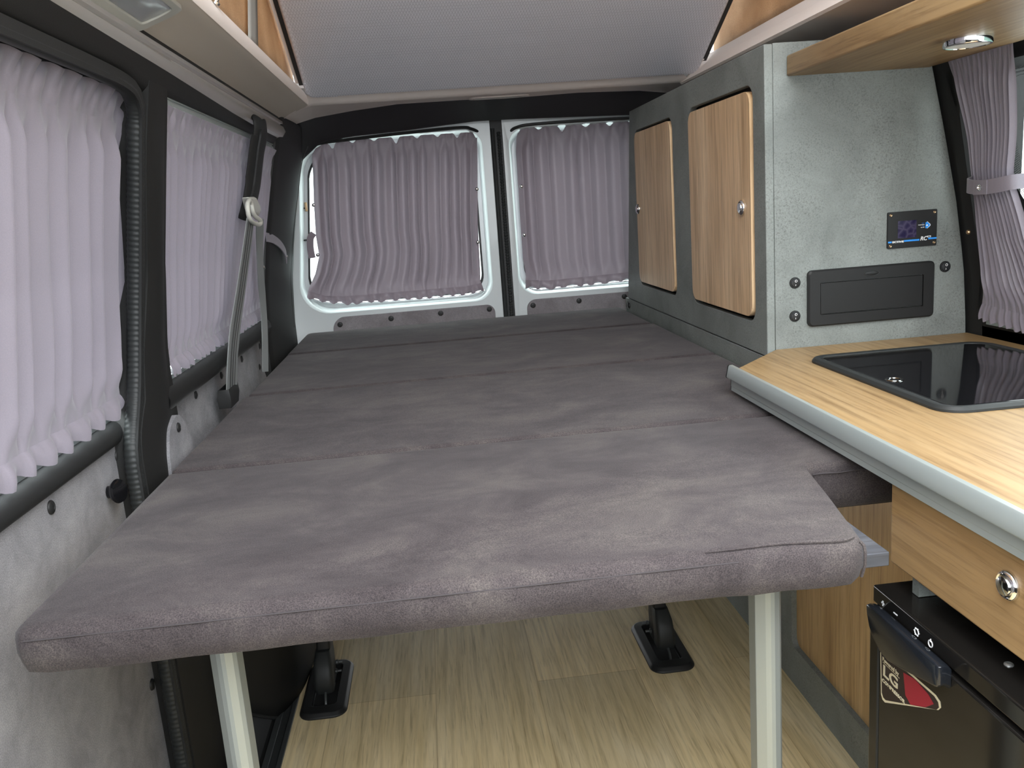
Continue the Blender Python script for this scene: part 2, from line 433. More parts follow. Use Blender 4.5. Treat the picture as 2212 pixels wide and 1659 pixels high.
# ribbed rubber seal following the sliding-door opening
sp = [(YF, 1.274), (.4, 1.274), (1.0, 1.2745), (1.2, 1.2745), (1.33, 1.272), (1.385, 1.262), (1.413, 1.238), (1.423, 1.20), (1.445, 1.10), (1.462, .99), (1.461, .90), (1.447, .81), (1.428, .765), (1.413, .735), (1.400, .70), (1.398, .64), (1.396, .5), (1.392, .3), (1.395, .12), (1.40, -.1)]
pp = catmull([(wl(z, -.012), y, z) for y, z in sp], 40)
# resample evenly
def resample(P, step):
    out = [P[0]]; acc = 0
    for i in range(len(P) - 1):
        d = (P[i + 1] - P[i]).length; 
        while acc + d >= step:
            t = (step - acc) / d; q = P[i].lerp(P[i + 1], t); out.append(q); d -= (step - acc); acc = 0
            P = P[:i] + [q] + P[i + 1:]
        acc += d
    return out
pp = resample(pp, .0022)
rad = []
for i, q in enumerate(pp):
    rib = .0006 * math.sin(2 * PI * i * .0022 / .0088) * sstep(1.27, 1.22, q.z)
    r = .0125 + rib; rad.append((r, r * 1.1))
seal = struct(MB().tube(pp, rad, 12).build('trim_1', M['black_rubber'], ang=60))
seal['label'] = 'ribbed black rubber seal around the sliding door opening'
# flat rubber flange beside it
MB().strip([(q.x + .011, q.y - .001, q.z - .001) for q in pp[::12]], .020, .004, lambda t: (.1, .3, 1) if t < .5 else (0, 1, .1)).build('flange', M['vinyl2'], seal)

# sliding door with its window, black roll and suede trim
d3 = sroot('door_3', (-.55, .6, 0))
mb = MB(); no = 6
ol = rrect(YF, 1.54, -.25, 1.33, .01, no); hl = rrect(YF + .05, 1.500, .765, 1.268, .05, no)
hl2 = rrect(YF + .06, 1.493, .772, 1.262, .045, no)
mb.loops([[V((wl(q, -.055), p, q)) for p, q in ol], [V((wl(q, -.050), p, q)) for p, q in hl], [V((wl(q, -.085), p, q)) for p, q in hl2]])
mb.box(-.66, -.60, YF, 1.46, -.25, .75); mb.box(-.60, -.51, YF, 1.46, 1.28, 1.32)
mb.build('door_shell', M['vinyl'], d3)
mb = MB().grid(lambda u, v: V((-.548 + .022 * math.cos(lerp(PI * .52, -PI * .5, v)), lerp(YF, 1.46, u), .739 + .020 * math.sin(lerp(PI * .52, -PI * .5, v)))), 20, 10)
mb.build('sill_roll', M['vinyl2'], d3)
MB().strip([(-.552, YF, .762), (-.552, 1.47, .762)], .016, .012, (0, 0, 1)).build('window_frame', M['alu_green'], d3, bevel=.003)
dp = panel(d3, 'suede_panel', catmull([(YF, -.2), (YF, .3), (YF, .724), (.6, .725), (1.2, .727), (1.36, .730), (1.405, .727), (1.432, .712), (1.440, .67), (1.434, .6), (1.420, .4), (1.410, .1), (1.408, -.2), (.6, -.2)], 5, True),
      lambda z: -.548, .008, M['suede_light'], [(1.412, .703), (1.157, .704), (.9, .704), (1.39, .30)], .010)
kb = MB().lathe((-.540, 1.352, .660), (1, -.28, .1), [(.010, 0), (.010, .012), (.017, .014), (.0195, .018), (.018, .022), (.010, .0235), (0, .024)], 28)
kb.build('latch_knob', M['black_gloss'], d3)
struct(MB().grid(lambda u, v: V((wl(lerp(.76, 1.27, v), -.085), lerp(YF, 1.51, u), lerp(.76, 1.27, v))), 2, 8).build('window_1', M['glass']))
struct(MB().grid(lambda u, v: V((wl(lerp(.77, 1.29, v), -.06), lerp(1.55, 2.57, u), lerp(.77, 1.29, v))), 2, 8).build('window_2', M['glass']))

# wheel-arch cover and the dark step well below the sliding door
foot = catmull([(-.370, 2.7), (-.372, 2.2), (-.376, 1.95), (-.386, 1.83), (-.405, 1.772), (-.426, 1.732), (-.46, 1.69), (-.50, 1.655), (-.53, 1.64)], 6)
def f_arch(u, v):
    i = u * (len(foot) - 1); k = min(int(i), len(foot) - 2); q = foot[k].lerp(foot[k + 1], i - k) if False else V((lerp(foot[k][0], foot[k + 1][0], i - k), lerp(foot[k][1], foot[k + 1][1], i - k), 0))
    zb = .002 + max(0, (-.426 - q.x)) * 1.15
    z = lerp(zb, .58, v); bul = .012 * math.sin(PI * min(1, v * 1.1))
    return V((q.x + bul, q.y - bul, z))
wac = struct(MB().grid(f_arch, 60, 16).build('trim_2', M['vinyl'], solid=.004))
wac['label'] = 'stitched black vinyl wheel arch cover below the bed'
for du in (0, .012):
    MB().tube([f_arch(.60 + du, v / 30) + V((.002, -.002, 0)) for v in range(31)], .0012, 5).build('stitching', M['thread'], wac)
MB().tube([f_arch(.62 + .37 * k / 20, 0) + V((.001, -.002, 0)) for k in range(21)], .004, 8).build('piping', M['vinyl2'], wac)
mb = MB().box(-.60, -.425, YF, 1.9, -.26, -.23).box(-.435, -.425, YF, 1.75, -.26, -.004).box(-.60, -.425, 1.86, 1.9, -.26, .0)
mb.grid(lambda u, v: V((lerp(-.58, -.43, u), 1.80 - .35 * (1 - math.cos(v * PI / 2)), lerp(.05, -.23, math.sin(v * PI / 2)))), 4, 10)
struct(mb.build('trim_3', M['black']))['label'] = 'black step well behind the sliding door sill'
fr = thing('floor_rail', 'grey aluminium floor rail with a black groove along the oak floor edge', 'floor rail', (-.405, .6, 0))
MB().box(-.425, -.411, YF, 1.90, -.004, .003).box(-.396, -.385, YF, 1.90, -.004, .003).build('rail_profile', M['dark_grey'], fr, bevel=.001, seg=2)
MB().box(-.411, -.396, YF, 1.90, -.004, -.002).build('groove', M['gap'], fr)

# right side lining
b = MB()
b.grid(lambda u, v: V((wr(lerp(.0, 1.40, v)), lerp(1.700, 1.76, u), lerp(.0, 1.40, v))), 2, 20)
b.grid(lambda u, v: V((wr(.0), lerp(YF, 1.76, u), lerp(0, .745, v))), 8, 6)
b.grid(lambda u, v: V((1.155 - .02 * math.sin(PI * v) * 0 + .0, lerp(YF, 1.72, u), lerp(.70, .748, v))), 8, 2)
b.grid(lambda u, v: V((wr(lerp(1.252, 1.40, v)), lerp(YF, 1.76, u), lerp(1.252, 1.40, v))), 8, 6)
# rounded rear edge of the window opening
hl = rrect(YF + .1, 1.70, .752, 1.250, .10, 8); h2 = rrect(YF + .11, 1.685, .765, 1.24, .09, 8); ol = rrect(YF + .09, 1.72, .735, 1.268, .01, 8)
b.loops([[V((wr(q), p, q)) for p, q in ol], [V((wr(q), p, q)) for p, q in hl], [V((wr(q, -.05), p, q)) for p, q in h2]])
b.box(1.20, 1.24, YF, 3.2, -.1, .76); b.box(1.17, 1.24, 1.72, 3.2, .7, 1.4); b.box(1.12, 1.2, YF, 3.2, 1.27, 1.42)
struct(b.build('wall_right', M['vinyl']))
w3 = sroot('window_3', (1.2, 1.2, 1.0))
MB().grid(lambda u, v: V((wr(lerp(.755, 1.255, v), -.045), lerp(YF + .1, 1.70, u), lerp(.755, 1.255, v))), 2, 8).build('pane', M['glass'], w3)
# black ceramic dots along the edge of the pane
mb = MB()
ell = []
def dot(y, z, r):
    x = wr(z, -.0445); n = 6
    mb.add([(x, y + r * math.cos(2 * PI * k / n), z + r * math.sin(2 * PI * k / n)) for k in range(n)], [tuple(range(n))])
edge = rrect(.2, 1.57, .985, 1.238, (.10, .06, .06, .10), 10)
for row in range(9):
    o = row * .0032; r = .00145 - row * .00008
    e = rrect(.2 + o, 1.632 - o, .955 + o, 1.252 - o, (.12, .04, .04, .12), 12)
    P = [V((p, q, 0)) for p, q in e]; P.append(P[0]); P = resample(P, .0036)
    for i, q in enumerate(P):
        if q.x > 1.05: dot(q.x + (.0018 if row % 2 else 0) * (1 if q.y > 1.2 or q.y < 1 else 0), q.y + (.0018 if row % 2 else 0), r)
mb.build('dot_band', M['black'], w3)
MB().loops([[V((wr(q, -.043), p, q)) for p, q in rrect(.1, 1.71, .74, 1.275, (.12, .04, .04, .12), 10)], [V((wr(q, -.043), p, q)) for p, q in rrect(.2, 1.634, .953, 1.254, (.12, .04, .04, .12), 10)]]).build('dark_border', M['black'], w3)

# unseen partition, added to block low light from the open cab end
struct(MB().box(-.6, 1.2, -.26, -.22, -.03, .74).build('front_light_block', M['vinyl2']))
# ceiling: side headliners, rear header
ce = sroot('ceiling', (.25, 1.5, 1.4))
mb = MB()
prof = [(-.390, 1.3475), (-.365, 1.360), (-.33, 1.375), (-.318, 1.379), (-.311, 1.384), (-.309, 1.392), (-.311, 1.408), (-.318, 1.420), (-.345, 1.426)]
pr = [V((p[0], 0, p[1])) for p in prof]
mb.loops([[V((p.x, y, p.z)) for p in pr] for y in (YR, .6, 1.2, 1.8, 2.3, 2.60, 2.63)], False)
mb.build('side_headliner', M['headliner'], ce, ang=30)
mb = MB()
prof = [(-.311, 1.3835), (-.3085, 1.391), (-.310, 1.408), (-.318, 1.4215), (-.34, 1.428)]
mb.loops([[V((p[0] + .0008, y, p[1])) for p in prof] for y in (YR, .6, 1.2, 1.8, 2.3, 2.60, 2.63)], False)
mb.build('inner_lip', M['headliner_lip'], ce, ang=40)
mb = MB()
prof = [(1.10, 1.335), (1.0, 1.375), (.83, 1.381), (.806, 1.379), (.801, 1.384), (.848, 1.422), (.852, 1.425), (.870, 1.452), (.91, 1.454)]
mb.loops([[V((p[0], y, p[1])) for p in prof] for y in (YR, .6, 1.2, 1.8, 2.3, 2.66)], False)
mb.build('side_headliner', M['headliner_lip'], ce, ang=25)
# rear header: lip beside the lifting bed, underside arching down to the rear doors
xs_ = [-.42, -.37, -.325, -.206, -.057, .153, .281, .533, .734, .828, 1.0]
zs_ = [1.352, 1.366, 1.377, 1.391, 1.403, 1.403, 1.399, 1.403, 1.397, 1.385, 1.36]
def f_hdr(u, v):
    x = lerp(-.405, 1.02, u); ze = interp(x, xs_, zs_)
    zl = interp(x, [-.405, -.36, -.312, .80, .9, 1.02], [1.336, 1.362, 1.383, 1.383, 1.383, 1.37])
    y = interp(v, [0, .1, .2, .3, 1], [2.612, 2.625, 2.655, 2.69, 2.90])
    top = interp(x, [-.33, -.30, .78, .82], [0, 1, 1, 0])
    z = interp(v, [0, .1, .2, .3, 1], [zl + .035 * top, zl + .022 * top, zl + .002, zl + .003, ze])
    return V((x, y, z))
MB().grid(f_hdr, 70, 24).build('rear_header', M['headliner_lip'], ce, ang=60)
def f_blk(u, v):
    x = lerp(-.47, 1.06, u); ze = interp(x, xs_, zs_)
    za = interp(x, [-.47, -.40, -.337, -.228, -.07, .204, .35, .726, 1.06], [1.20, 1.262, 1.312, 1.326, 1.332, 1.350, 1.348, 1.337, 1.32])
    y = interp(v, [0, .7, .85, 1], [2.895, 3.06, 3.085, 3.10]); z = interp(v, [0, .7, .9, 1], [ze + .002, lerp(ze, za, .8), za, za + .012])
    return V((x, y, z))
MB().grid(f_blk, 60, 14).build('rear_surround', M['vinyl'], ce, ang=60)
# unseen pop-top roof shell: blocks light, stops short in front to let sky in
mb = MB()
mb.box(-.6, -.36, YR, 2.62, 1.43, 1.46); mb.box(.905, 1.3, YR, 2.62, 1.46, 1.48); mb.box(-.5, 1.1, 2.62, 3.2, 1.43, 1.46)
mb.loops([[V((x, .80, 2.51)), V((x, 2.75, 1.54)), V((x, 2.75, 1.58)), V((x, .80, 2.55))] for x in (-.45, 1.0)], True, True, True)
mb.build('roof_shell', M['roof'], ce)
# glossy grey edge trim along the left headliner
mb = MB(); prof = [(-.412, 1.296), (-.404, 1.293), (-.392, 1.303), (-.386, 1.320), (-.386, 1.330), (-.389, 1.3335), (-.385, 1.337), (-.384, 1.343), (-.390, 1.347), (-.41, 1.350)]
def rl(y, p):
    k = 1 - sstep(.8, 2.4, y); w_ = 1 if p[1] < 1.31 else (.5 if p[1] < 1.325 else 0); return V((p[0] + .004 * k * w_, y, p[1] + .022 * k * w_ - .003))
mb.loops([[rl(y, p) for p in prof] for y in (YR, .5, 1.0, 1.5, 2.0, 2.3, 2.5, 2.62, 2.70)], True, True, True)
t4 = struct(mb.build('trim_4', M['grey_trim'], ang=30)); t4['label'] = 'glossy grey edge trim along the left headliner'

# lamps set in the headliner
cl = thing('ceiling_lamp', 'grey ceiling lamp with a clear lens in the left headliner', 'ceiling lamp', (-.365, 1.33, 1.365))
def on_under(x): return interp(x, [-.398, -.365, -.33, -.318], [1.338, 1.360, 1.375, 1.379])
mb = MB(); R0 = rrect(-.390, -.325, 1.10, 1.376, (.02, .012, .045, .055), 6); R1 = rrect(-.376, -.334, 1.13, 1.352, (.01, .008, .02, .03), 6)
mb.loops([[V((x, y, on_under(x) + .002)) for x, y in R0], [V((x, y, on_under(x) - .006)) for x, y in R0], [V((x, y, on_under(x) - .006)) for x, y in R1], [V((x, y, on_under(x) - .003)) for x, y in R1]])
mb.build('bezel', M['light_trim'], cl, bevel=.002, seg=2)
mb = MB(); mb.loops([[V((x, y, on_under(x) - .003)) for x, y in R1], [V((x, y, on_under(x) - .0045)) for x, y in rrect(-.374, -.336, 1.135, 1.348, (.01, .008, .02, .03), 6)]], True, False, True)
mb.build('lens', M['lens'], cl)
rlm = thing('rear_lamp', 'slim oblong lamp in the rear header above the rear doors', 'ceiling lamp', (.265, 2.79, 1.392))
def hz(y): return lerp(1.386, 1.401, (y - 2.69) / .21)
R0 = rrect(.165, .355, 2.735, 2.835, .04, 6); R1 = rrect(.178, .342, 2.748, 2.822, .032, 6)
mb = MB(); mb.loops([[V((x, y, hz(y) + .003)) for x, y in R0], [V((x, y, hz(y) - .004)) for x, y in R0], [V((x, y, hz(y) - .005)) for x, y in R1], [V((x, y, hz(y) - .003)) for x, y in R1]])
mb.build('bezel', M['headliner_lip'], rlm, bevel=.002)
mb = MB(); mb.loops([[V((x, y, hz(y) - .003)) for x, y in R1], [V((x, y, hz(y) - .004)) for x, y in rrect(.182, .338, 2.752, 2.818, .03, 6)]], True, False, True)
mb.build('lens', M['light_trim'], rlm)

# pop-top: tan canvas sides with grey strips, and the lifting bed board
for nm, x, lab, strips in (('pop_top_canvas', -.343, 'tan pop-top canvas above the left headliner', [(1.93, 2.02)]), ('pop_top_canvas', .892, 'tan pop-top canvas above the right headliner', [(1.72, 1.80)])):
    cv = thing(nm, lab, 'canvas', (x, 1.5, 1.43)); zroof = lambda y: min(2.34, lerp(2.75, 1.52, (y - YR) / (2.75 - YR)))
    MB().grid(lambda u, v: V((x + .006 * math.sin(9 * u), lerp(YR, 2.612, u), lerp(1.4295 if x < 0 else 1.4556, zroof(lerp(YR, 2.612, u)), v))), 40, 14).build('canvas_wall', M['canvas'], cv, solid=.002)
    sx = .008 if x < 0 else -.008
    for y0, y1 in strips:
        MB().grid(lambda u, v: V((x + sx + .006 * math.sin(9 * (lerp(y0, y1, u) - YR) / 2.362), lerp(y0, y1, u) + (.10 * v if x < 0 else -.05 * v), lerp(1.435 if x < 0 else 1.46, 1.60, v))), 3, 10).build('grey_strip', M['canvas_grey'], cv, solid=.002)
pb = thing('lifting_bed', 'lifting roof bed covered in grey mesh fabric tilted under the pop-top', 'bed', (.25, 2.595, 1.40))
sl = -.494
def pl(x, y, d=0): return V((x, y - d * .443, 1.400 + sl * (y - 2.595) + d * .897))
pad = rrect(-.308, .838, 0.80, 2.606, (.045, .02, .02, .03), 8)
mb = MB()
pad_i = rrect(-.298, .828, 0.81, 2.596, (.040, .02, .02, .025), 8)
mb.loops([[pl(x, y, .045) for x, y in pad], [pl(x, y, .012) for x, y in pad], [pl(x, y, .004) for x, y in rrect(-.304, .834, 0.804, 2.602, (.043, .02, .02, .03), 8)], [pl(x, y, 0) for x, y in pad_i]], True, True, True)
mb.build('mesh_cover', M['mesh'], pb, ang=50)
def edge_strip(x0, x1, d0, d1, name, m, y0=.80, y1=2.56):
    mb = MB(); mb.loops([[pl(x0, y, d0), pl(x1, y, d0), pl(x1, y, d1), pl(x0, y, d1)] for y in (y0, y1)], True, True, True); return mb.build(name, m, pb)
edge_strip(-.319, -.306, .012, .05, 'edge_strip', M['black'])
edge_strip(-.328, -.319, .018, .06, 'board_edge', M['headliner_lip'])
edge_strip(.836, .850, .012, .05, 'edge_strip', M['black'])
MB().tube([pl(.70, 2.606, .010), pl(.78, 2.606, .012), pl(.822, 2.585, .012), pl(.838, 2.55, .012)], .004, 8).build('piping', M['headliner_lip'], pb)
MB().tube([pl(-.300, 2.54, .006), pl(-.303, 2.585, .010), pl(-.28, 2.606, .010), pl(-.22, 2.608, .010)], .004, 8).build('piping', M['mesh'], pb)
bl = thing('snap_ball', 'chrome snap ball on the lip of the left headliner', 'fastener', (-.312, 1.545, 1.418))
MB().lathe((-.314, 1.545, 1.418), (.6, 0, .8), [(.008, 0), (.008, .004), (.004, .006), (.004, .010), (.010, .014), (.012, .020), (.010, .027), (.005, .031), (0, .032)], 20).build('ball', M['chrome'], bl)
# ------------------------------------------------------------------ rear doors
def rdoor(name, x0, x1, hole, gl, loc):
    d = sroot(name, loc); n = 8
    Y0, Y1, Y2 = 3.150, 3.175, 3.195
    def lean(z): return -.02 * max(0, z - 1.0)
    def sx(x, z): return x
    ol = [V((x, Y0 + lean(z), z)) for x, z in rrect(x0, x1, .2, 1.40, .012, n)]
    h0 = hole(0); h1 = hole(.012); h2 = hole(.030)
    mb = MB()
    mb.loops([[p + V((0, .05, 0)) for p in ol], ol, [V((x, Y0 + lean(z), z)) for x, z in h0], [V((x, Y0 + .006, z)) for x, z in hole(.006)], [V((x, Y1, z)) for x, z in h1], [V((x, Y2 - .006, z)) for x, z in hole(.014)], [V((x, Y2 - .006, z)) for x, z in h2], [V((x, Y2 + .005, z)) for x, z in h2]])
    mb.build('door_shell', M['silver'], d, ang=35)
    MB().loops([[V((x, Y2 - .0075, z)) for x, z in hole(.029)], [V((x, Y2 - .0075, z)) for x, z in hole(.036)], [V((x, Y2 + .006, z)) for x, z in hole(.036)]]).build('glass_seal', M['black'], d)
    return d
def hole1(i):
    P = rrect(-.475 + i, .222 - i, .722 + i, 1.330 - i, (.065, .06, .09, .10), 8)
    return [(x + interp(x, [-.475, .0], [1, 0]) * .066 * max(0, min(1.1, (z - .86) / .45)) ** 1.8, z) for x, z in P]
def hole2(i): return rrect(.316 + i, .98 - i, .730 + i, 1.326 - i, (.06, .06, .06, .07), 8)
d1 = rdoor('door_1', -.60, .252, hole1, None, (-.15, 3.16, .2)); d2 = rdoor('door_2', .296, 1.16, hole2, None, (.7, 3.16, .2))
struct(MB().plate(hole1(.03), [], lambda p, q, a: V((p, a, q)), 3.192, 3.196).build('window_4', M['glass']))
struct(MB().plate(hole2(.03), [], lambda p, q, a: V((p, a, q)), 3.192, 3.196).build('window_5', M['glass']))
mb = MB()
for k in range(14):
    z = .80 + k * .033; mb.tube([(x, 3.191, z + .004 * math.sin(4 * x)) for x in (-.42, -.3, -.1, .1, .18)], .0005, 4)
mb.build('defroster_wires', M['brass'], d1)
for d, xs in ((d1, None), (d2, None)):
    pass
def rpanel(parent, out, btn):
    mb = MB(); mb.plate(out, [], lambda p, q, a: V((p, a, q)), 3.142, 3.150); p = mb.build('suede_panel', M['suede_door'], parent, bevel=.002, seg=2)
    for x, z in btn:
        MB().lathe((x, 3.142, z), (0, -1, 0), [(.0098, 0), (.0098, .0012), (.0082, .0035), (.004, .0045), (.0038, .0035), (0, .0035)], 20).build('button', M['black'], p)
rpanel(d1, rrect(-.372, .222, .45, .7065, (.02, .030, .045, .02), 8), [(-.347, .679), (-.161, .686), (.021, .690), (.201, .690)])
rpanel(d2, rrect(.342, .95, .45, .712, (.02, .04, .034, .02), 8), [(.364, .690), (.537, .693), (.709, .695), (.88, .695)])
for z in (1.105, .993):
    lt = MB(); lt.box(-.466, -.460, 3.178, 3.188, z - .016, z + .020); lt.tube([(-.463, 3.182, z), (-.445, 3.178, z - .004), (-.425, 3.184, z - .003)], .0028, 6)
    l_ = lt.build('window_latch', M['black'], d1)
    MB().box(-.428, -.419, 3.180, 3.187, z - .015, z + .017).build('hinge_plate', M['brass'], l_, bevel=.002)
mb = MB()
mb.box(.252, .296, 3.15, 3.20, .2, 1.40)
sl_ = struct(mb.build('trim_5', M['black'])); sl_['label'] = 'black rubber seal between the two rear doors'
P = [V((.283, 3.148, .62 + .0025 * k)) for k in range(280)]
MB().tube(P, [.0065 + .0012 * math.sin(2 * PI * k * .0025 / .010) for k in range(280)], 8).build('seal_bead', M['black_rubber'], sl_)
MB().tube([(.262, 3.149, .62), (.262, 3.149, 1.33)], .007, 8).build('seal_bead', M['black_rubber'], sl_)

# ------------------------------------------------------------------ curtains
def fold_fn(nf, seed):
    def f(u):
        ph = PI * nf * (u + .35 / nf * (noise.noise((u * nf * .55, seed, 3.1)) + .5 * noise.noise((u * nf * 1.3, seed, 7.7))))
        a = .65 + .7 * abs(noise.noise((u * nf * .4, seed + 5, 1.2)))
        return ph, a
    return f
def curtain(root, m, base, nrm, s0, s1, zt, zb, nf, amp, seed, hdr, hem, header='pleat', droop=None, nd=8, gat=1.0, hemz=.006, flare=1.0, names=('header', 'drape', 'bottom_ruffle'), nvb=40):
    F = fold_fn(nf, seed); H = abs(zt(.5) - zb(.5)); vh = hdr / H; vb = 1 - hem / H
    def P(u, v):
        ph, a = F(u); cusp = math.sqrt(math.sin(ph) ** 2 + .006)
        body = amp * a * (cusp * 1.7 - .9) + amp * .35 * math.sin(2.3 * ph + seed) * noise.noise((u * 6, v * 2.2, seed))
        zT, zB = zt(u), zb(u); z = lerp(zT, zB, v); d = body; dz = 0; ds = 0
        kt = sstep(vh, vh + .12, v)              # pinched where the gathering cord is sewn
        kb = sstep(vb, vb - .10, v)
        pinch = min(kt, kb)
        d = d * lerp(.45, 1, pinch) + amp * .30 * gat * math.sin(2 * ph + 1.3) * (1 - pinch)
        if v < vh:
            q = (ph * 1.0 / PI) % 1.0; t = 1 - v / vh
            if header == 'pleat':
                saw = q ** 1.3; d = d * (1 - t) + t * (.015 * saw - .003) + .006 * math.sin(PI * t) * math.sin(2 * ph)
                dz = t * (.006 * math.sin(PI * q))
            else: d = d * (1 - .6 * t) + .002 * t * math.sin(3 * ph)
        if v > vb:
            t = (v - vb) / (1 - vb)
            lob = .5 + .5 * math.sin(2 * ph + .6 + .8 * noise.noise((u * nf * .5, seed, 3))); d += flare * (.011 * t ** .7 * lob + .004 * math.sin(PI * t))
            dz += t * hemz * (.8 - 1.3 * lob + .6 * noise.noise((u * nf * .8, seed, 9)))
        if droop:
            k = max(0, math.cos(2 * PI * nd * u + .4 * math.sin(7 * u))) ** 3 * (.6 + .5 * noise.noise((u * 9, seed, 2)))
            dz -= droop * k * max(0, 1 - v / .06)
        a0 = s0(z) if callable(s0) else s0; a1 = s1(z) if callable(s1) else s1
        # fold edges slide sideways a little
        uu = u + .10 / nf * math.sin(2 * ph) * pinch
        s = lerp(a0, a1, uu)
        return base(s, z) + V(nrm) * (d + amp) + V((0, 0, dz))
    nu = int(nf * 11)
    for nm, a, c, nv in ((names[0], 0, vh, 8), (names[1], vh, vb, nvb), (names[2], vb, 1, 8)):
        MB().grid(lambda u, v: P(u, lerp(a, c, v)), nu, nv).build(nm, m, root, ang=180)
    return P
cst = lambda v: (lambda u: v)
def stud(parent, p, ax, r=.0075, m='chrome', nm='snap'):
    return MB().lathe(p, ax, [(r, 0), (r, .0015), (r * .8, .004), (r * .45, .0052), (0, .0055)], 16).build(nm, M[m], parent)

# left curtains
c1 = thing('curtain', 'long lilac-grey curtain over the sliding door window', 'curtain', (-.51, .8, .77), 'gathered curtains')
curtain(c1, M['curtain'], lambda s, z: V((wl(z, -.058), s, z)), (1, 0, 0), .05, lambda z: interp(z, [.77, .82, .9, 1.0, 1.20, 1.235, 1.27], [1.510, 1.522, 1.526, 1.520, 1.482, 1.476, 1.496]), lambda u: 1.266, cst(.768), 24, .019, 2.3, .042, .030, hemz=.007)
stud(c1, (wl(.934, -.025), 1.496, .934), (1, .3, 0), .0085, 'black')
c2 = thing('curtain', 'lilac-grey curtain over the rear left side window behind the belt', 'curtain', (-.49, 2.1, .79), 'gathered curtains')
curtain(c2, M['curtain'], lambda s, z: V((wl(z, -.022), s, z)), (1, 0, 0), lambda z: interp(z, _rz, _rr) + .006, lambda z: interp(z, [.78, .95, 1.2, 1.27], [2.505, 2.545, 2.575, 2.575]), lambda u: 1.258, cst(.795), 21, .016, 8.1, .036, .028, hemz=.006)
stud(c2, (wl(.937, .002), 2.520, .937), (1, .2, .2))
tp = catmull([(wl(1.01, .004), 2.552, 1.02), (wl(1.0, .012), 2.62, 1.012), (wl(.99, .020), 2.70, .992), (wl(.97, .026), 2.755, .965), (wl(.95, .026), 2.780, .938)], 8)
ts = MB().strip(tp, .026, .003, (0, .25, 1)).build('tie_strap', M['curtain'], c2)
stud(ts, (wl(.95, .028), 2.768, .953), (1, 0, 0), .005)
for nm, lab, off, y0, y1, z, h in (('curtain_rail', 'grey curtain rail above the rear left side window', -.012, 1.535, 2.57, 1.272, .016), ('curtain_rail', 'pale curtain rail under the rear left side window', -.012, 1.56, 2.53, .789, .010), ('curtain_rail', 'dark curtain rail above the sliding door window', -.055, YF, 1.44, 1.268, .008)):
    r_ = MB(); x = wl(z, off)
    r_.prism([(x, z - h / 2), (x + .006, z - h / 2), (x + .006, z - h / 6), (x + .003, z - h / 6), (x + .003, z + h / 6), (x + .006, z + h / 6), (x + .006, z + h / 2), (x, z + h / 2)], 'y', y0, y1)
    tag(r_.build(nm, M['alu_green']), lab, 'curtain rail', 'curtain rails')
# rear curtains
rb = lambda s, z: V((s, 3.163, z))
c3 = thing('curtain', 'dark lilac curtain over the left rear door window', 'curtain', (-.12, 3.16, .75), 'gathered curtains')
P3 = curtain(c3, M['curtain_rear'], rb, (0, -1, 0), lambda z: interp(z, [.75, .79, .82, .87, .93, 1.0, 1.11, 1.28, 1.32], [-.445, -.452, -.443, -.415, -.395, -.398, -.392, -.378, -.372]),
        lambda z: interp(z, [.75, .80, 1.0, 1.32], [.190, .176, .182, .206]), lambda u: interp(u, [0, .06, .25, .6, 1], [1.296, 1.314, 1.322, 1.324, 1.322]), lambda u: interp(u, [0, .10, .2, .9, 1], [.785, .76, .752, .752, .760]), 15, .015, 4.4, .016, .028, header='flat', droop=.026, nd=8, hemz=.006)
for p in ((.190, 3.146, 1.124), (.178, 3.146, .936), (-.392, 3.146, 1.110), (-.398, 3.146, .935)): stud(c3, p, (0, -1, 0), .0072)
MB().strip(catmull([(-.405, 3.165, 1.012), (-.418, 3.160, .995), (-.422, 3.158, .960), (-.420, 3.158, .925)], 6), .024, .003, (1, 0, .1)).build('tie_strap', M['curtain_rear'], c3)
c4 = thing('curtain', 'dark lilac curtain over the right rear door window beside the wardrobe', 'curtain', (.65, 3.16, .75), 'gathered curtains')
curtain(c4, M['curtain_rear'], rb, (0, -1, 0), lambda z: interp(z, [.75, .80, .86, 1.0, 1.25, 1.33], [.338, .345, .336, .336, .338, .352]), .93, cst(1.324), lambda u: interp(u, [0, .15, 1], [.758, .748, .760]), 12, .012, 6.6, .016, .028, header='flat', droop=.022, nd=7, hemz=.006)
for p in ((.352, 3.147, 1.122), (.350, 3.147, .949)): stud(c4, p, (0, -1, 0), .0072)
for lab, pts, r in (('dark curtain rod above the left rear door window', [(-.385, 3.13, 1.297), (-.345, 3.128, 1.316), (-.2, 3.125, 1.325), (0, 3.122, 1.334), (.15, 3.122, 1.338), (.185, 3.13, 1.332), (.212, 3.15, 1.322)], .0055), ('dark curtain rod above the right rear door window', [(.325, 3.15, 1.316), (.345, 3.132, 1.326), (.40, 3.124, 1.333), (.6, 3.122, 1.334), (.95, 3.13, 1.330)], .0055),
                    ('chrome curtain rod below the left rear door window', [(-.452, 3.172, .792), (-.43, 3.171, .775), (-.36, 3.171, .757), (-.2, 3.171, .748), (.1, 3.171, .746), (.19, 3.172, .758)], .004), ('chrome curtain rod below the right rear door window', [(.325, 3.172, .768), (.35, 3.171, .752), (.45, 3.171, .744), (.95, 3.171, .752)], .004)):
    tag(MB().tube(catmull(pts, 6), r, 8).build('curtain_rod', M['chrome'] if 'chrome' in lab else M['black']), lab, 'curtain rod', 'rear curtain rods')
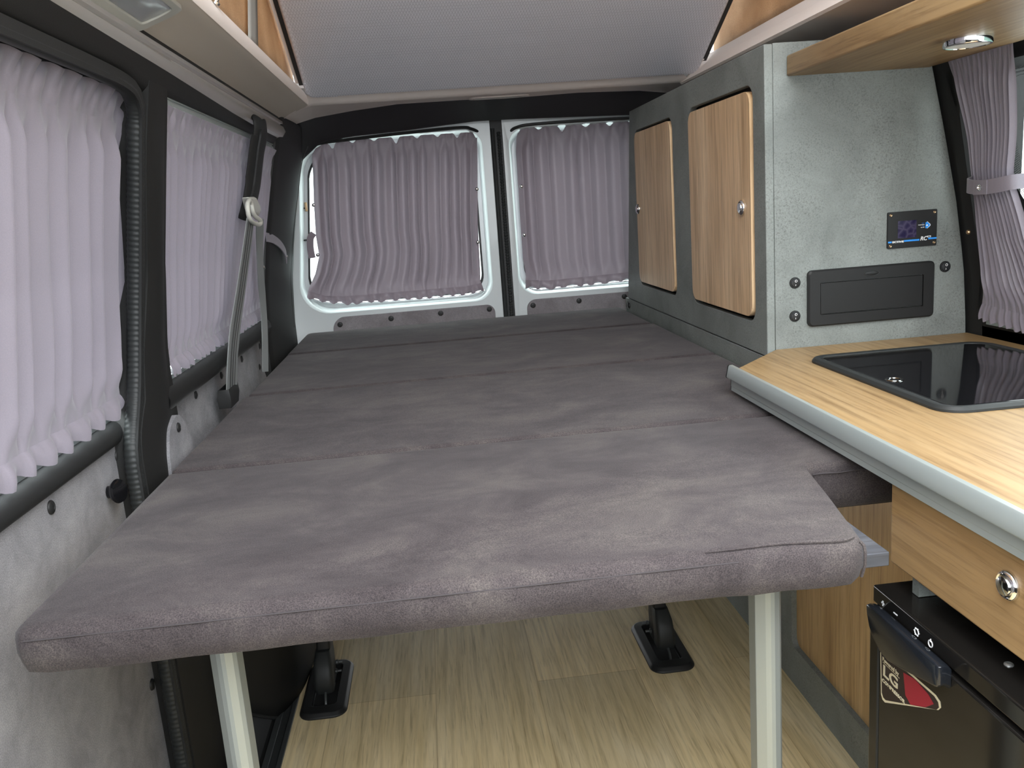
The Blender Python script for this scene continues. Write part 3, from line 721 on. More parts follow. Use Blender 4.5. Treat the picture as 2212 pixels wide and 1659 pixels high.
# right curtain, tied back
c5 = thing('curtain', 'lilac-grey curtain tied back beside the right window', 'curtain', (1.12, 1.65, .75), 'gathered curtains')
L5 = lambda z: interp(z, [.74, .762, .793, .85, .956, 1.04, 1.122, 1.212, 1.275, 1.30], [1.688, 1.688, 1.677, 1.681, 1.676, 1.660, 1.664, 1.674, 1.684, 1.686])
R5 = lambda z: interp(z, [.74, .85, .923, .992, 1.035, 1.06, 1.111, 1.276, 1.30], [1.40, 1.49, 1.527, 1.538, 1.545, 1.542, 1.530, 1.492, 1.49])
def base5(s, z):
    k = math.exp(-((z - 1.035) / .07) ** 2); c = 1.602
    return V((wr(z, .004 + .012 * k * (1 - ((s - c) / .09) ** 2)), s, z))
curtain(c5, M['curtain'], base5, (-1, 0, 0), R5, L5, cst(1.29), lambda u: interp(u, [0, 1], [.735, .752]), 12, .0085, 11.7, .02, .035, header='flat', hemz=.004, flare=.35)
band = catmull([(1.110, 1.520, 1.034), (1.080, 1.523, 1.033), (1.064, 1.555, 1.028), (1.062, 1.600, 1.027), (1.070, 1.640, 1.031), (1.100, 1.662, 1.036)], 8)
tb = MB().strip(band, .027, .003, (0, 0, 1)).build('tie_band', M['curtain'], c5, ang=60)
MB().strip(catmull([(1.0602, 1.565, 1.0265), (1.0595, 1.595, 1.026), (1.0605, 1.606, 1.026)], 6), .026, .003, (0, 0, 1)).build('band_end', M['curtain'], tb)
mb = MB().lathe((1.0585, 1.583, 1.0265), (-1, 0, 0), [(.0045, 0), (.0065, .0005), (.0065, .0025), (.005, .003), (.0042, .002), (.0042, .0005)], 18); mb.build('snap_ring', M['chrome'], tb)
stud(c5, (1.100, 1.676, .937), (-1, 0, .0), .005, 'brass')
tag(MB().prism([(1.148, .742), (1.154, .742), (1.154, .752), (1.148, .752)], 'y', YF, 1.68).build('curtain_rail', M['alu_green']), 'grey curtain rail under the right window', 'curtain rail', 'curtain rails')

# ------------------------------------------------------------------ seat belt on the left side
sb = thing('seat_belt', 'grey seat belt hanging on a black guide bar in front of the left curtain', 'seat belt', (-.45, 2.33, 1.1))
def bx(z, o): return wl(z, o)
pts = [(bx(1.31, .004), 2.190, 1.312), (bx(1.298, .024), 2.175, 1.298), (bx(1.27, .026), 2.190, 1.268), (bx(1.23, .025), 2.185, 1.229), (bx(1.16, .024), 2.185, 1.16), (bx(1.12, .024), 2.165, 1.12), (bx(1.09, .022), 2.150, 1.09), (bx(1.072, .014), 2.150, 1.072)]
ww = [.012, .050, .100, .095, .100, .080, .070, .040]
pc = catmull(pts, 8)
rr = [(interp(i / (len(pc) - 1), [k / 7 for k in range(8)], ww) * .5, .007) for i in range(len(pc))]
MB().tube(pc, rr, 14, sq=(0, 1, 0)).build('guide_bar', M['vinyl2'], sb)
MB().strip([p + V((.008, -.026, 0)) for p in pc[14:50]], .004, .004, (0, 1, 0)).build('bar_ridge', M['black'], sb)
mb = MB(); L = []
oc_ = [(2.088, 1.121), (2.150, 1.123), (2.223, 1.102), (2.243, 1.090), (2.228, 1.078), (2.166, 1.082), (2.130, 1.092), (2.112, 1.106)]
for o_, k in ((.020, 1), (.036, 1), (.042, .78)):
    L.append([V((bx(z, o_), 2.165 + (y - 2.165) * k, 1.10 + (z - 1.10) * k)) for y, z in oc_])
mb.loops(L, True, True, True); mb.build('anchor_cover', M['white_plastic'], sb, ang=40, bevel=.002)
ring = [V((bx(1.085, .045), y, z)) for y, z in ((2.060, 1.106), (2.050, 1.092), (2.058, 1.074), (2.085, 1.064), (2.150, 1.057), (2.185, 1.060), (2.180, 1.068), (2.130, 1.076), (2.105, 1.090), (2.100, 1.106), (2.085, 1.113))]
MB().tube(catmull(ring, 4, True), .0055, 10, closed=True).build('loop_ring', M['white_plastic'], sb)
fs = catmull([(bx(1.065, .045), 2.085, 1.066), (bx(.98, .045), 2.058, .982), (bx(.90, .043), 2.02, .902), (bx(.84, .040), 1.985, .84), (bx(.78, .036), 1.950, .775), (-.476, 1.955, .684)], 10)
wd_ = (.05, 1, -.15)
wb = MB().strip(fs, lambda t: lerp(.060, .078, t), .0022, wd_).build('webbing', M['web'], sb)
for o in (-.019, 0, .019):
    MB().strip([p + V((.0016, o * .98, -o * .15)) for p in fs], .006, .0012, wd_).build('woven_stripe', M['thread'], wb)
bs = catmull([(bx(1.06, .036), 2.255, 1.064), (bx(1.0, .030), 2.312, 1.0), (bx(.917, .028), 2.350, .917), (bx(.85, .028), 2.385, .85), (bx(.765, .028), 2.385, .765), (-.478, 2.37, .66)], 10)
MB().strip(bs, .030, .0022, (.3, .9, 0)).build('webbing', M['web'], sb)
mb = MB(); L = []
for z, w, t in ((.704, .046, .012), (.684, .046, .015), (.662, .038, .013)):
    L.append([V((-.482 + a * t, 1.955 + (.694 - z) * -.25 + b_ * w, z)) for a, b_ in ((-1, -1), (1, -1), (1, 1), (-1, 1))])
mb.loops(L, True, False, True); mb.build('belt_boot', M['black'], sb, bevel=.003, solid=.002)

# ------------------------------------------------------------------ bed
def cushion(label, out, z0, z1, bev=.010):
    c = thing('bed_cushion', label, 'cushion', (out[0][0], out[0][1], z0), 'bed cushions')
    mb = MB().prism(out, 'z', z0, z1); mb.build('cover', M['suede'], c, bevel=bev, seg=5, ang=60)
    return c
def subdiv(poly, step=.06):
    out = []
    for i in range(len(poly)):
        a = V((*poly[i], 0)); c = V((*poly[(i + 1) % len(poly)], 0)); n = max(1, int((c - a).length / step))
        out += [(lerp(a.x, c.x, k / n), lerp(a.y, c.y, k / n)) for k in range(n)]
    return out
# front cushion: cut back on the kitchen side, its face falling in soft ripples
c = thing('bed_cushion', 'foremost mauve-grey suede bed cushion, cut back beside the kitchen drawer', 'cushion', (0, 1.1, .6), 'bed cushions')
def zbot(x): return interp(x, [-.475, -.45, .30, .34, .37, .40, .44, .456, .468], [.608, .601, .600, .597, .600, .599, .597, .597, .606])
out = [(-.474, 1.437), (-.476, .93), (-.476, .893)] + [(lerp(-.465, .450, k / 48), .880 + .0012 * math.sin(k * .9)) for k in range(49)] + [(.464, .886), (.470, .900), (.492, 1.02), (.509, 1.130), (.519, 1.140), (.692, 1.140), (.692, 1.437)]
def ztop(x, y): return .6585 + .004 * sstep(.88, .98, y) * math.sin(PI * (x + .48) / 1.2) - .004 * sstep(.35, .47, x) * sstep(.98, .88, y)
def frnt(x, y, t):
    """y of the front face, t = 0 top .. 1 bottom"""
    k = sstep(1.0, .9, y)
    return y - k * (.006 * math.sin(PI * t) + .0035 * t * math.sin(x * 34 + 1) * sstep(.2, .4, x))
mb = MB(); L = []
cx0 = .02; cy0 = 1.15
def shrink(p, d):
    # pull an outline point inwards by d along both axes
    x, y = p; xm = -.1; 
    nx = 1 if x < -.40 else (-1 if x > .44 else 0); ny = 1 if y < 1.0 and y < .91 else (-1 if y > 1.42 else 0)
    if 1.11 < y < 1.16 and x > .505: ny = 1; nx = -1 if x > .68 else 0
    return (x + nx * d, y + ny * d)
for t, ins in ((.75, .052), (1.0, .045), (1.0, .008), (.92, .001), (.6, 0), (.3, 0), (.16, .0005), (.08, .003), (.02, .007), (0, .015)):
    row = []
    for p in out:
        x, y = shrink(p, ins); zt_, zb_ = ztop(x, y), (zbot(x) if y < 1.0 else (.587 if x > .50 and y < 1.2 else .600))
        row.append(V((x, frnt(x, y, t), lerp(zt_, zb_, t) )))
    L.append(row)
mb.loops(L, True, True, False)
# top surface
top = L[-1]
mb.add(top, [tuple(range(len(top)))])
mb.build('cover', M['suede'], c, ang=75)
sm = [V((lerp(-.462, .452, k / 60), frnt(lerp(-.462, .452, k / 60), .880, .17) - .0008, ztop(lerp(-.462, .452, k / 60), .88) - .0125 - .006 * sstep(.36, .46, lerp(-.462, .452, k / 60)))) for k in range(52)]
MB().tube(sm, .0010, 5).build('seam', M['seam'], c)
MB().tube([V((lerp(.522, .690, k / 20), 1.1385, .6455 + .0006 * math.sin(k))) for k in range(21)], .0011, 5).build('seam', M['seam'], c)
ci = [k for k, p in enumerate(out) if p[1] < .890 and p[0] > .26]
wl_ = [L[8][k] + V((0, -.0015, .0012)) for k in ci]
MB().tube(wl_, [.0006 + .0018 * min(1, i / 8) for i in range(len(wl_))], 6).build('piping', M['suede'], c)
kc_ = [k for k, p in enumerate(out) if p == (.464, .886)][0]
MB().tube([L[i][kc_] + V((.0022, -.0012, 0)) for i in (7, 6, 5, 4, 3)], .0020, 6).build('piping', M['suede'], c)
def rc(x0, x1, y0, y1, r=.012): return rrect(x0, x1, y0, y1, r, 4)
cushion('second mauve-grey suede bed cushion, level with the worktop end', rc(-.472, .692, 1.4435, 2.0465), .600, .6595)
cushion('third mauve-grey suede bed cushion, beside the near wardrobe door', rc(-.464, .692, 2.0530, 2.6430), .600, .6605)
cushion('rearmost mauve-grey suede bed cushion under the rear doors', rc(-.470, .692, 2.6500, 3.128, .03), .600, .661, .018)
bs_ = thing('bench_platform', 'dark bench platform carrying the rear bed cushions', 'bench', (.1, 2.1, .57))
MB().box(-.46, .69, 1.36, 3.10, .572, .590).build('platform', M['black'], bs_, bevel=.002)
# supporting board with two aluminium legs
bd = thing('bed_board', 'dark grey woodgrain board under the front cushion on two aluminium legs', 'board', (0, .93, .59))
MB().box(-.455, .523, .930, 1.160, .5945, .6125).build('board', M['grey_oak'], bd, bevel=.001, seg=2)
for x0, x1 in ((-.308, -.275), (.372, .405)):
    w = x1 - x0; y0 = .97; y1 = 1.003; g = .009
    poly = [(x0, y0 + .010), (x0 + .010, y0), (x0 + .016, y0 - .003), (x0 + .021, y0 - .003), (x1 - .004, y0 + .001), (x1, y0 + .006), (x1, y1), (x0, y1)]
    MB().prism(poly, 'z', .0, .594).build('leg', M['alu_matt'], bd, bevel=.0008, seg=2, ang=18)

# latching feet of the bench on the floor
def bench_foot(x, y, lab, lean):
    t = thing('floor_latch', lab, 'latch', (x, y, 0), 'floor latches')
    n = 6
    R0 = rrect(x - .052, x + .052, y - .118, y + .118, .03, n); R1 = rrect(x - .046, x + .046, y - .110, y + .112, .026, n); R2 = rrect(x - .027, x + .027, y - .082, y + .09, .008, n)
    mb = MB(); mb.loops([[V((p, q, 0)) for p, q in R0], [V((p, q, .004)) for p, q in R0], [V((p, q, .012)) for p, q in R1], [V((p, q, .013)) for p, q in R2], [V((p, q, .002)) for p, q in R2]], True, True, True)
    mb.build('base_pad', M['black'], t, ang=30, bevel=.0015, seg=2)
    mb = MB(); L = []
    for z, w, d, yy, xx in ((.012, .016, .030, .02, 0), (.075, .017, .032, .02, 0), (.12, .015, .026, .022, lean * .1), (.20, .019, .024, .03, lean * .4), (.30, .020, .022, .04, lean), (.578, .020, .022, .06, lean)):
        L.append([V((x + xx + a, y + yy + c_, z)) for a, c_ in rrect(-w, w, -d, d, .006, 3)])
    mb.loops(L, True, True, True); mb.build('foot_leg', M['black'], t, ang=35)
    mb = MB(); L = []
    for k, (z, yy) in enumerate(((.020, -.050), (.034, -.056), (.060, -.054), (.085, -.040), (.105, -.018))):
        w = (.020, .021, .021, .020, .016)[k]
        L.append([V((x + a, y + yy + .018 + c_, z)) for a, c_ in rrect(-w, w, -.018, .030, .010, 4)])
    mb.loops(L, True, True, True); mb.build('latch_cover', M['black_rubber'], t, ang=40)
    MB().tube([(x + .002, y - .045, .028), (x + .003, y - .062, .018), (x + .003, y - .070, .006)], .003, 6).build('release_lever', M['dark_grey'], t)
    MB().lathe((x + lean * .4 + .0, y + .004, .205), (0, -1, .2), [(.006, 0), (.006, .006), (.003, .007), (0, .007)], 8).build('bolt', M['alu'], t)
    sgn = 1 if lean > 0 else -1
    for dy in (.05, .02):
        MB().lathe((x + sgn * .018, y + dy, .030 + dy * .2), (sgn, 0, 0), [(.006, 0), (.006, .004), (.003, .005), (.003, .014), (0, .014)], 8).build('bolt', M['dark_grey'], t)
    return t
bench_foot(-.322, 1.822, 'black bench latch on the floor beside the floor rail', .012)
bench_foot(.466, 1.838, 'black bench latch on the floor beside the wardrobe base', -.012)

# ------------------------------------------------------------------ wardrobe and base unit
bc = thing('base_cabinet', 'grey bench base with a recessed oak panel under the wardrobe', 'cabinet', (.9, 2, 0))
oh = rrect(1.0, 1.632, .088, .56, (.02, .02, .02, .05), 8)
mb = MB().plate([(1.01, 0), (3.08, 0), (3.08, .698), (1.7480, .698), (1.7480, .6892), (1.01, .6892)], [[(max(1.03, p), q) for p, q in oh]], lambda p, q, a: V((a, p, q)), .70, .716)
mb.build('front_frame', M['concrete'], bc, bevel=.0015, seg=2)
MB().box(.712, .722, 1.02, 1.66, .05, .60).build('oak_panel', M['oak_dark'], bc)
MB().box(.722, 1.12, 1.75, 3.05, .0, .698).build('carcass', M['concrete'], bc)
wd = thing('wardrobe', 'tall grey concrete-look wardrobe with two oak doors', 'wardrobe', (.9, 2.3, .7))
fo = [(1.7475, .7005), (1.7475, 1.333), (1.7505, 1.336), (2.905, 1.334), (3.04, .7005)]
def door_rect(y0, y1, z0, z1, r): return rrect(y0, y1, z0, z1, r, 8)
h2_ = door_rect(1.812, 2.262, .7665, 1.2695, .036); h1_ = door_rect(2.414, 2.85, .7665, 1.2665, .036)
mb = MB().plate(fo, [h2_, h1_], lambda p, q, a: V((a, p, q)), .700, .718); mb.build('front_panel', M['concrete'], wd, bevel=.0045, seg=4)
sp_ = [(.7185, .7005), (.7185, 1.337), (1.0, 1.337)] + [(wr(z, .006), z) for z in (1.337, 1.30, 1.25, 1.2, 1.15, 1.1, 1.05, 1.0, .95, .9, .85, .8, .75, .7005)]
MB().plate(sp_, [], lambda p, q, a: V((p, a, q)), 1.748, 1.764).build('side_panel', M['concrete'], wd, bevel=.001, seg=1)
MB().box(.722, 1.04, 1.764, 2.9, 1.318, 1.334).build('top_panel', M['concrete'], wd)
MB().box(.738, .744, 1.765, 3.0, .72, 1.31).build('gap_shade_sheet', M['gap'], wd)  # dark sheet standing in for the shade in the gaps round the doors
def push_lock(parent, c_, ax, r=.0165, nm='lock_button'):
    k = MB().lathe(c_, ax, [(r, 0), (r * 1.02, .002), (r * .96, .005), (r * .82, .0065), (r * .74, .0055), (r * .72, .004)], 30, True, False).build(nm, M['chrome'], parent)
    MB().lathe(c_, ax, [(r * .72, .003), (r * .70, .006), (r * .62, .0085), (r * .3, .0098), (0, .0100)], 28).build('push_cap', M['chrome'], k)
for y0, y1, ky, lab in ((1.822, 2.254, 1.872, None), (2.424, 2.842, 2.815, None)):
    dm = MB().plate(door_rect(y0, y1, .777, 1.258, .030), [], lambda p, q, a: V((a, p, q)), .6965, .713)
    dr = dm.build('door', M['oak_z'], wd, bevel=.004, seg=3)
    push_lock(dr, (.6965, ky, 1.016), (-1, 0, 0))
mb = MB(); mb.lathe((.699, 3.022, .675), (-1, 0, 0), [(.010, 0), (.010, .004), (.006, .007), (0, .008)], 14); mb.tube([(.694, 3.022, .69), (.690, 3.020, .675), (.693, 3.016, .662)], .0035, 6)
tag(mb.build('cabinet_hook', M['black']), 'small black hook low on the far end of the wardrobe base', 'hook')

def on_side(x, z, d=0): return V((x, 1.748 - d, z))
# storage pocket / flap in the wardrobe side
fb = thing('flap_box', 'black rectangular flap cover on the wardrobe side above the worktop', 'cover', (.928, 1.748, .82))
mb = MB(); A = rrect(.788, 1.068, .7585, .878, .010, 6); A2 = rrect(.791, 1.065, .7615, .875, .009, 6); Bq = rrect(.8135, 1.0425, .7825, .8510, .002, 6)
mb.loops([[on_side(*p, 0) for p in A], [on_side(*p, .007) for p in A], [on_side(*p, .010) for p in A2], [on_side(*p, .010) for p in Bq], [on_side(*p, .004) for p in Bq]], True)
mb.build('frame', M['black'], fb, ang=12)
C_ = rrect(.8150, 1.0410, .7840, .8495, .001, 4)
MB().loops([[on_side(*p, .002) for p in C_], [on_side(*p, .0088) for p in C_], [on_side(*p, .0095) for p in rrect(.816, 1.040, .785, .8485, .001, 4)]], True, False, True).build('flap', M['black'], fb, ang=12)
mb = MB(); el = [V((.927 + .0155 * math.cos(a), 1.7378, .8625 + .0052 * math.sin(a))) for a in [2 * PI * k / 32 for k in range(32)]]
mb.tube(el, .0009, 6, closed=True); oc = mb.build('oval_catch', M['gap'], fb)
mb = MB(); mb.loops([[on_side(.927 + r_ * .0145 * math.cos(a), .8625 + r_ * .0046 * math.sin(a), dd) for a in [2 * PI * k / 28 for k in range(28)]] for r_, dd in ((1, .010), (.8, .0108), (.4, .0112))], True, False, True); mb.build('catch_cap', M['black'], oc)

# display panel
dpn = thing('display_panel', 'black control panel with a small dark screen on the wardrobe side', 'control panel', (1.018, 1.748, .948))
A = rrect(.9635, 1.0725, .910, .986, .003, 4)
MB().loops([[on_side(*p, 0) for p in A], [on_side(*p, .004) for p in A], [on_side(*p, .0045) for p in rrect(.964, 1.072, .9105, .9855, .003, 4)]], True, False, True).build('face_plate', M['black'], dpn, ang=12)
def scr():
    m, nt, b_ = new_mat('display_film'); w = N(nt, 'ShaderNodeTexVoronoi', Scale=62); w.feature = 'DISTANCE_TO_EDGE'; nt.links.new(coords(nt), w.inputs['Vector'])
    c_ = ramp(nt, w.outputs['Distance'], [(0, (.055, .045, .09)), (.12, (.028, .02, .06)), (.3, (.008, .004, .035))]); nt.links.new(c_, b_.inputs['Base Color']); b_.inputs['Roughness'].default_value = .25; return m
M['screen'] = scr()
ns = 1.748 - .0046
MB().box(.9855, 1.0265, ns - .0004, ns + .0006, .9305, .9665).build('screen', M['screen'], dpn)
stripe = [(.9645, .9722), (.9995, 1.0335), (1.0535, 1.0718)]
for a, c_ in stripe: MB().box(a, c_, ns - .0004, ns + .0004, .9218 + (a - .96) * .02, .9252 + (a - .96) * .02).build('blue_stripe', M['blue'], dpn)
FX, FU = (1, 0, 0), (0, 0, 1)
text('ECTIVE', 'lettering', M['white'], dpn, (.9735, ns - .0004, .9216), FX, FU, .0052, bold=.0002, width=.0250)
text('RC', 'lettering', M['white'], dpn, (1.0350, ns - .0004, .9225), FX, FU, .0118, shear=.25, bold=.0002, width=.0158)
MB().box(1.0515, 1.0592, ns - .0004, ns + .0004, .9278, .9315).build('badge', M['white'], dpn)
text('PRO', 'lettering', M['gap'], dpn, (1.0522, ns - .0007, .9284), FX, FU, .0034, bold=.00005, width=.0062)
text('Switch Mode', 'lettering', M['white'], dpn, (1.0305, ns - .0004, .9545), FX, FU, .0024, bold=.00008, width=.0135)
text('On-Off', 'lettering', M['white'], dpn, (1.0360, ns - .0004, .9490), FX, FU, .0024, bold=.00008, width=.0080)
mb = MB(); mb.box(1.0382, 1.0440, ns - .0003, ns + .0003, .9578, .9588); mb.box(1.0392, 1.0440, ns - .0003, ns + .0003, .9520, .9530); mb.build('small_print', M['blue_dark'], dpn)
def ico(pts, d, nm, m, par): return MB().plate(pts, [], lambda p, q, a: V((p, a, q)), ns - d, ns).build(nm, m, par)
i1 = ico([(1.0465, .9475), (1.0500, .9475), (1.0562, .9525), (1.0562, .9550), (1.0500, .9608), (1.0465, .9595)], .0004, 'arrow_button', M['blue'], dpn)
ico([(1.0495, .9468), (1.0502, .9466), (1.0572, .9522), (1.0572, .9554), (1.0502, .9616), (1.0497, .9611), (1.0564, .9551), (1.0564, .9525)], .0006, 'arrow_outline', M['white'], i1)
ico(rrect(1.0482, 1.0515, .9518, .9552, .0015, 4), .0007, 'arrow_glow', M['white'], i1)
for x, z in ((.9695, .9795), (1.0660, .9800), (.9695, .9155), (1.0665, .9165)):
    MB().lathe((x, ns, z), (0, -1, 0), [(.0030, 0), (.0029, .0010), (.0020, .0018), (.0008, .0016), (0, .0012)], 14).build('screw', M['brass'], dpn)

# rocker switches
def rocker(x, z, lab):
    t = thing('rocker_switch', lab, 'switch', (x, 1.748, z), 'rocker switches'); r = .0120
    MB().lathe((x, 1.748, z), (0, -1, 0), [(r, 0), (r, .0012), (r * .93, .0028), (r * .80, .0030), (r * .78, .0012)], 32, False, False).build('bezel', M['black'], t)
    mb = MB(); n = 28; L = []
    for rr_, h in ((.77, .0012), (.76, .0042), (.70, .0050)):
        L.append([V((x + r * rr_ * math.cos(a), 1.748 - h - .0018 * math.sin(a) * rr_, z + r * rr_ * math.sin(a))) for a in [2 * PI * k / n for k in range(n)]])
    mb.loops(L, True, False, True); rk = mb.build('rocker', M['dark_plastic'], t, ang=50)
    o = [V((x + .0022 * math.cos(a), 1.748 - .0064, z + .0042 + .0024 * math.sin(a))) for a in [2 * PI * k / 20 for k in range(20)]]
    MB().tube(o, .00050, 5, closed=True).build('off_mark', M['white'], rk)
    MB().tube([(x, 1.748 - .0050, z - .0028), (x, 1.748 - .0042, z - .0062)], .00055, 5).build('on_mark', M['white'], rk)
    return t
M['dark_plastic'] = plain('switch_plastic', (.032, .034, .036), .4)
rocker(.762, .8545, 'upper of two round black rocker switches left of the flap cover')
rocker(.7615, .7835, 'lower of two round black rocker switches left of the flap cover, near the worktop')
rocker(1.0955, .8625, 'round black rocker switch right of the flap cover, near the wall')

# ------------------------------------------------------------------ shelf with lamp
sh = tag(MB().prism(rrect(.746, 1.048, .80, 1.7475, .004, 3), 'z', 1.2715, 1.3115).build('overhead_shelf', M['oak_y'], bevel=.013, seg=5), 'thick oak shelf above the worktop with a round lamp under it', 'shelf')
pk = thing('puck_lamp', 'round chrome-rimmed puck lamp under the oak shelf', 'lamp', (.906, 1.402, 1.2715))
MB().lathe((.906, 1.402, 1.2716), (0, 0, -1), [(.0375, 0), (.0375, .011), (.0365, .0125), (.0335, .0130), (.0330, .0115)], 44, False, False).build('rim', M['chrome'], pk)
MB().lathe((.906, 1.402, 1.2716), (0, 0, -1), [(.0330, .0118), (.012, .0122), (0, .0122)], 36).build('diffuser', M['led'], pk)

# ------------------------------------------------------------------ kitchen
wt = thing('worktop', 'pale oak worktop with an aluminium front rail', 'worktop', (.86, .9, .69))
wo = [(.576, .12), (1.150, .12), (1.150, 1.7465), (.7185, 1.7465), (.576, 1.590)]
sk_hole = rrect(.738, 1.076, 1.154, 1.594, .03, 6)
MB().plate(wo, [sk_hole], lambda p, q, a: V((p, q, a)), .690, .715).build('slab', M['oak_y'], wt, bevel=.0008, seg=1)
rp = [(.5655, .7165), (.5680, .7195), (.5735, .7195), (.5765, .7165), (.5765, .6700), (.5735, .6675), (.5705, .6675), (.5705, .6935), (.5655, .6965)]
rp = [(.5655, .7165), (.5672, .7190), (.5735, .7195), (.5768, .7165), (.5768, .6680), (.5700, .6680), (.5706, .6765), (.5700, .6770), (.5706, .6910), (.5650, .6930), (.5618, .6945), (.5612, .6965)]
MB().prism(rp, 'y', .12, 1.611).build('front_rail', M['rail'] if 'rail' in M else M['alu_green'], wt, bevel=.0007, seg=2)
MB().prism([(p + (-.0006 if p < .57 else .0004), q + (.0006 if q > .7 else -.0004)) for p, q in rp], 'y', 1.6112, 1.6145).build('end_cap', M['black'], wt)
# sink / hob unit with smoked glass lid
sk = thing('sink_unit', 'black sink unit with a shiny dark glass lid set in the worktop', 'sink', (.9, 1.37, .715))
F0 = rrect(.722, 1.094, 1.138, 1.612, (.042, .05, .042, .042), 10)
def ins(d): return rrect(.722 + d, 1.094 - d, 1.138 + d, 1.612 - d, tuple(max(.006, r_ - d) for r_ in (.042, .05, .042, .042)), 10)
MB().loops([[V((p, q, .7155)) for p, q in F0], [V((p, q, .7190)) for p, q in F0], [V((p, q, .7235)) for p, q in ins(.004)], [V((p, q, .7245)) for p, q in ins(.009)], [V((p, q, .7225)) for p, q in ins(.016)], [V((p, q, .7160)) for p, q in ins(.018)], [V((p, q, .70)) for p, q in ins(.020)]], True, False, True).build('frame', M['black_gloss2'] if 'black_gloss2' in M else M['black_rubber'], sk, ang=35)
G0 = ins(.0195)
MB().loops([[V((p, q, .7168)) for p, q in ins(.019)], [V((p, q, .7212)) for p, q in ins(.019)], [V((p, q, .7222)) for p, q in ins(.0205)]], True, True, True).build('glass_lid', M['black_gloss'], sk, ang=30)
mb = MB(); n = 30
rg = [V((.763 + .0125 * math.cos(a), 1.352 + .0125 * math.sin(a), .7226)) for a in [2 * PI * k / n for k in range(n)]]
mb.tube(rg, (.0016, .0022), 8, closed=True, sq=(0, 0, 1)); mb.build('finger_ring', M['smoke_chrome'], sk)
# drawer unit
kc = thing('kitchen_cabinet', 'kitchen cabinet with an oak drawer above the fridge', 'cabinet', (.85, .6, .3))
dr = MB().box(.580, .596, .15, 1.0295, .5510, .6660).build('drawer', M['oak_y'], kc, bevel=.0025, seg=3)
push_lock(dr, (.580, .792, .6255), (-1, 0, 0))
MB().box(.6125, 1.13, .988, 1.003, .5165, .6895).build('side_panel', M['concrete'], kc)
MB().box(.597, .612, .988, 1.003, .5165, .6895).build('corner_post', M['concrete'], kc)
MB().box(.612, 1.13, .15, .985, .560, .688).build('carcass', M['gap'], kc)
# fridge
fg = thing('fridge', 'black glossy built-in fridge with a big lip handle', 'fridge', (.8, .8, .0))
MB().box(.562, .66, .40, 1.0395, .4905, .5155).build('control_strip', M['fridge_black'], fg, bevel=.0025, seg=3)
MB().box(.600, 1.08, .42, .985, .06, .513).build('body', M['fridge_black'], fg, bevel=.002)
MB().box(.574, .600, .42, 1.0395, .06, .488).build('door_frame', M['black'], fg, bevel=.002)
dd = MB().box(.5605, .576, .40, 1.0445, .05, .4835).build('door', M['fridge_black'], fg, bevel=.003, seg=3)
MB().box(.5601, .5612, .40, 1.0175, .05, .0505).build('door_edge', M['black'], dd)
mb = MB().box(.5596, .5608, 1.0175, 1.0215, .052, .4825); mb.build('door_groove', M['gap'], dd)
# handle: curved lip
hp = [(1.022, .4965), (1.020, .485), (1.014, .470), (1.004, .458), (.985, .4475), (.965, .4450), (.930, .4520), (.885, .4640), (.866, .4690), (.857, .4710), (.853, .476), (.853, .499), (.860, .5005), (1.005, .5015), (1.016, .5005)]
hm = MB(); L = []
for x, k in ((.5606, .96), (.552, .98), (.5455, 1.0), (.5425, .985), (.5412, .93)):
    cyh, czh = .94, .478
    L.append([V((x, cyh + (y - cyh) * k, czh + (z - czh) * k - (.006 if x > .555 else 0))) for y, z in hp])
hm.loops(L, True, True, True); hm.build('handle', M['navy_black'], dd, ang=50, bevel=.001)
# sticker on the door
X0 = .5602
def stick(pts, d, nm, m, par): return MB().plate(pts, [], lambda p, q, a: V((X0 - a, p, q)), 0, d).build(nm, m, par)
so = [(1.0145, .4365), (1.0105, .3665), (1.0065, .3610), (1.0000, .3605), (.8790, .4255), (.8740, .4320), (.8760, .4385), (.8850, .4420)]
so = catmull([(y, z, 0) for y, z in so], 1, True); so = [(p.x, p.y) for p in so]
st_ = stick(so, .0003, 'sticker', M['cream'], dd)
cyq, czq = .955, .408
si = [(cyq + (y - cyq) * .955, czq + (z - czq) * .90) for y, z in so]
stick(si, .0005, 'sticker_face', M['sticker'], st_)
stick([(.956, .431), (.950, .402), (.938, .396), (.905, .413), (.888, .428), (.900, .434), (.930, .437)], .0007, 'red_patch', M['red'], st_)
RX, RU = (0, -1, 0), (0, 0, 1)
text('Powered by', 'lettering', M['cream'], st_, (X0 - .0006, 1.0075, .4195), RX, RU, .0085, width=.040)
text('LG', 'lettering', M['cream'], st_, (X0 - .0006, 1.0065, .3990), RX, RU, .0225, bold=.0004, width=.036)
text('COMPRESSOR', 'lettering', M['cream'], st_, (X0 - .0006, 1.0075, .3885), RX, RU, .0072, bold=.0001, width=.056)
MB().box(X0 - .0007, X0 - .0003, .965, 1.0065, .4170, .4177).build('rule', M['cream'], st_)
# control icons
cs = fg; XI = .5619
MB().box(XI - .0005, XI, 1.0095, 1.0165, .4990, .5010).box(XI - .0005, XI, 1.0122, 1.0140, .4965, .5035).build('plus_mark', M['white'], cs)
MB().box(XI - .0005, XI, .9770, .9860, .4995, .5010).build('minus_mark', M['white'], cs)
mb = MB()
for cyi in (.9320, .9020):
    mb.tube([V((XI - .0002, cyi + .0042 * math.cos(a), .5005 + .0042 * math.sin(a))) for a in [2 * PI * k / 18 for k in range(18)]], .0007, 5, closed=True)
for k in range(6):
    a = k * PI / 3; mb.tube([(XI - .0002, .9320 + .0042 * math.cos(a), .5005 + .0042 * math.sin(a)), (XI - .0002, .9320 + .0056 * math.cos(a), .5005 + .0056 * math.sin(a))], .0008, 5)
mb.tube([(XI - .0002, .9020, .5030), (XI - .0002, .9020, .5068)], .0007, 5)
mb.build('control_marks', M['white'], cs)
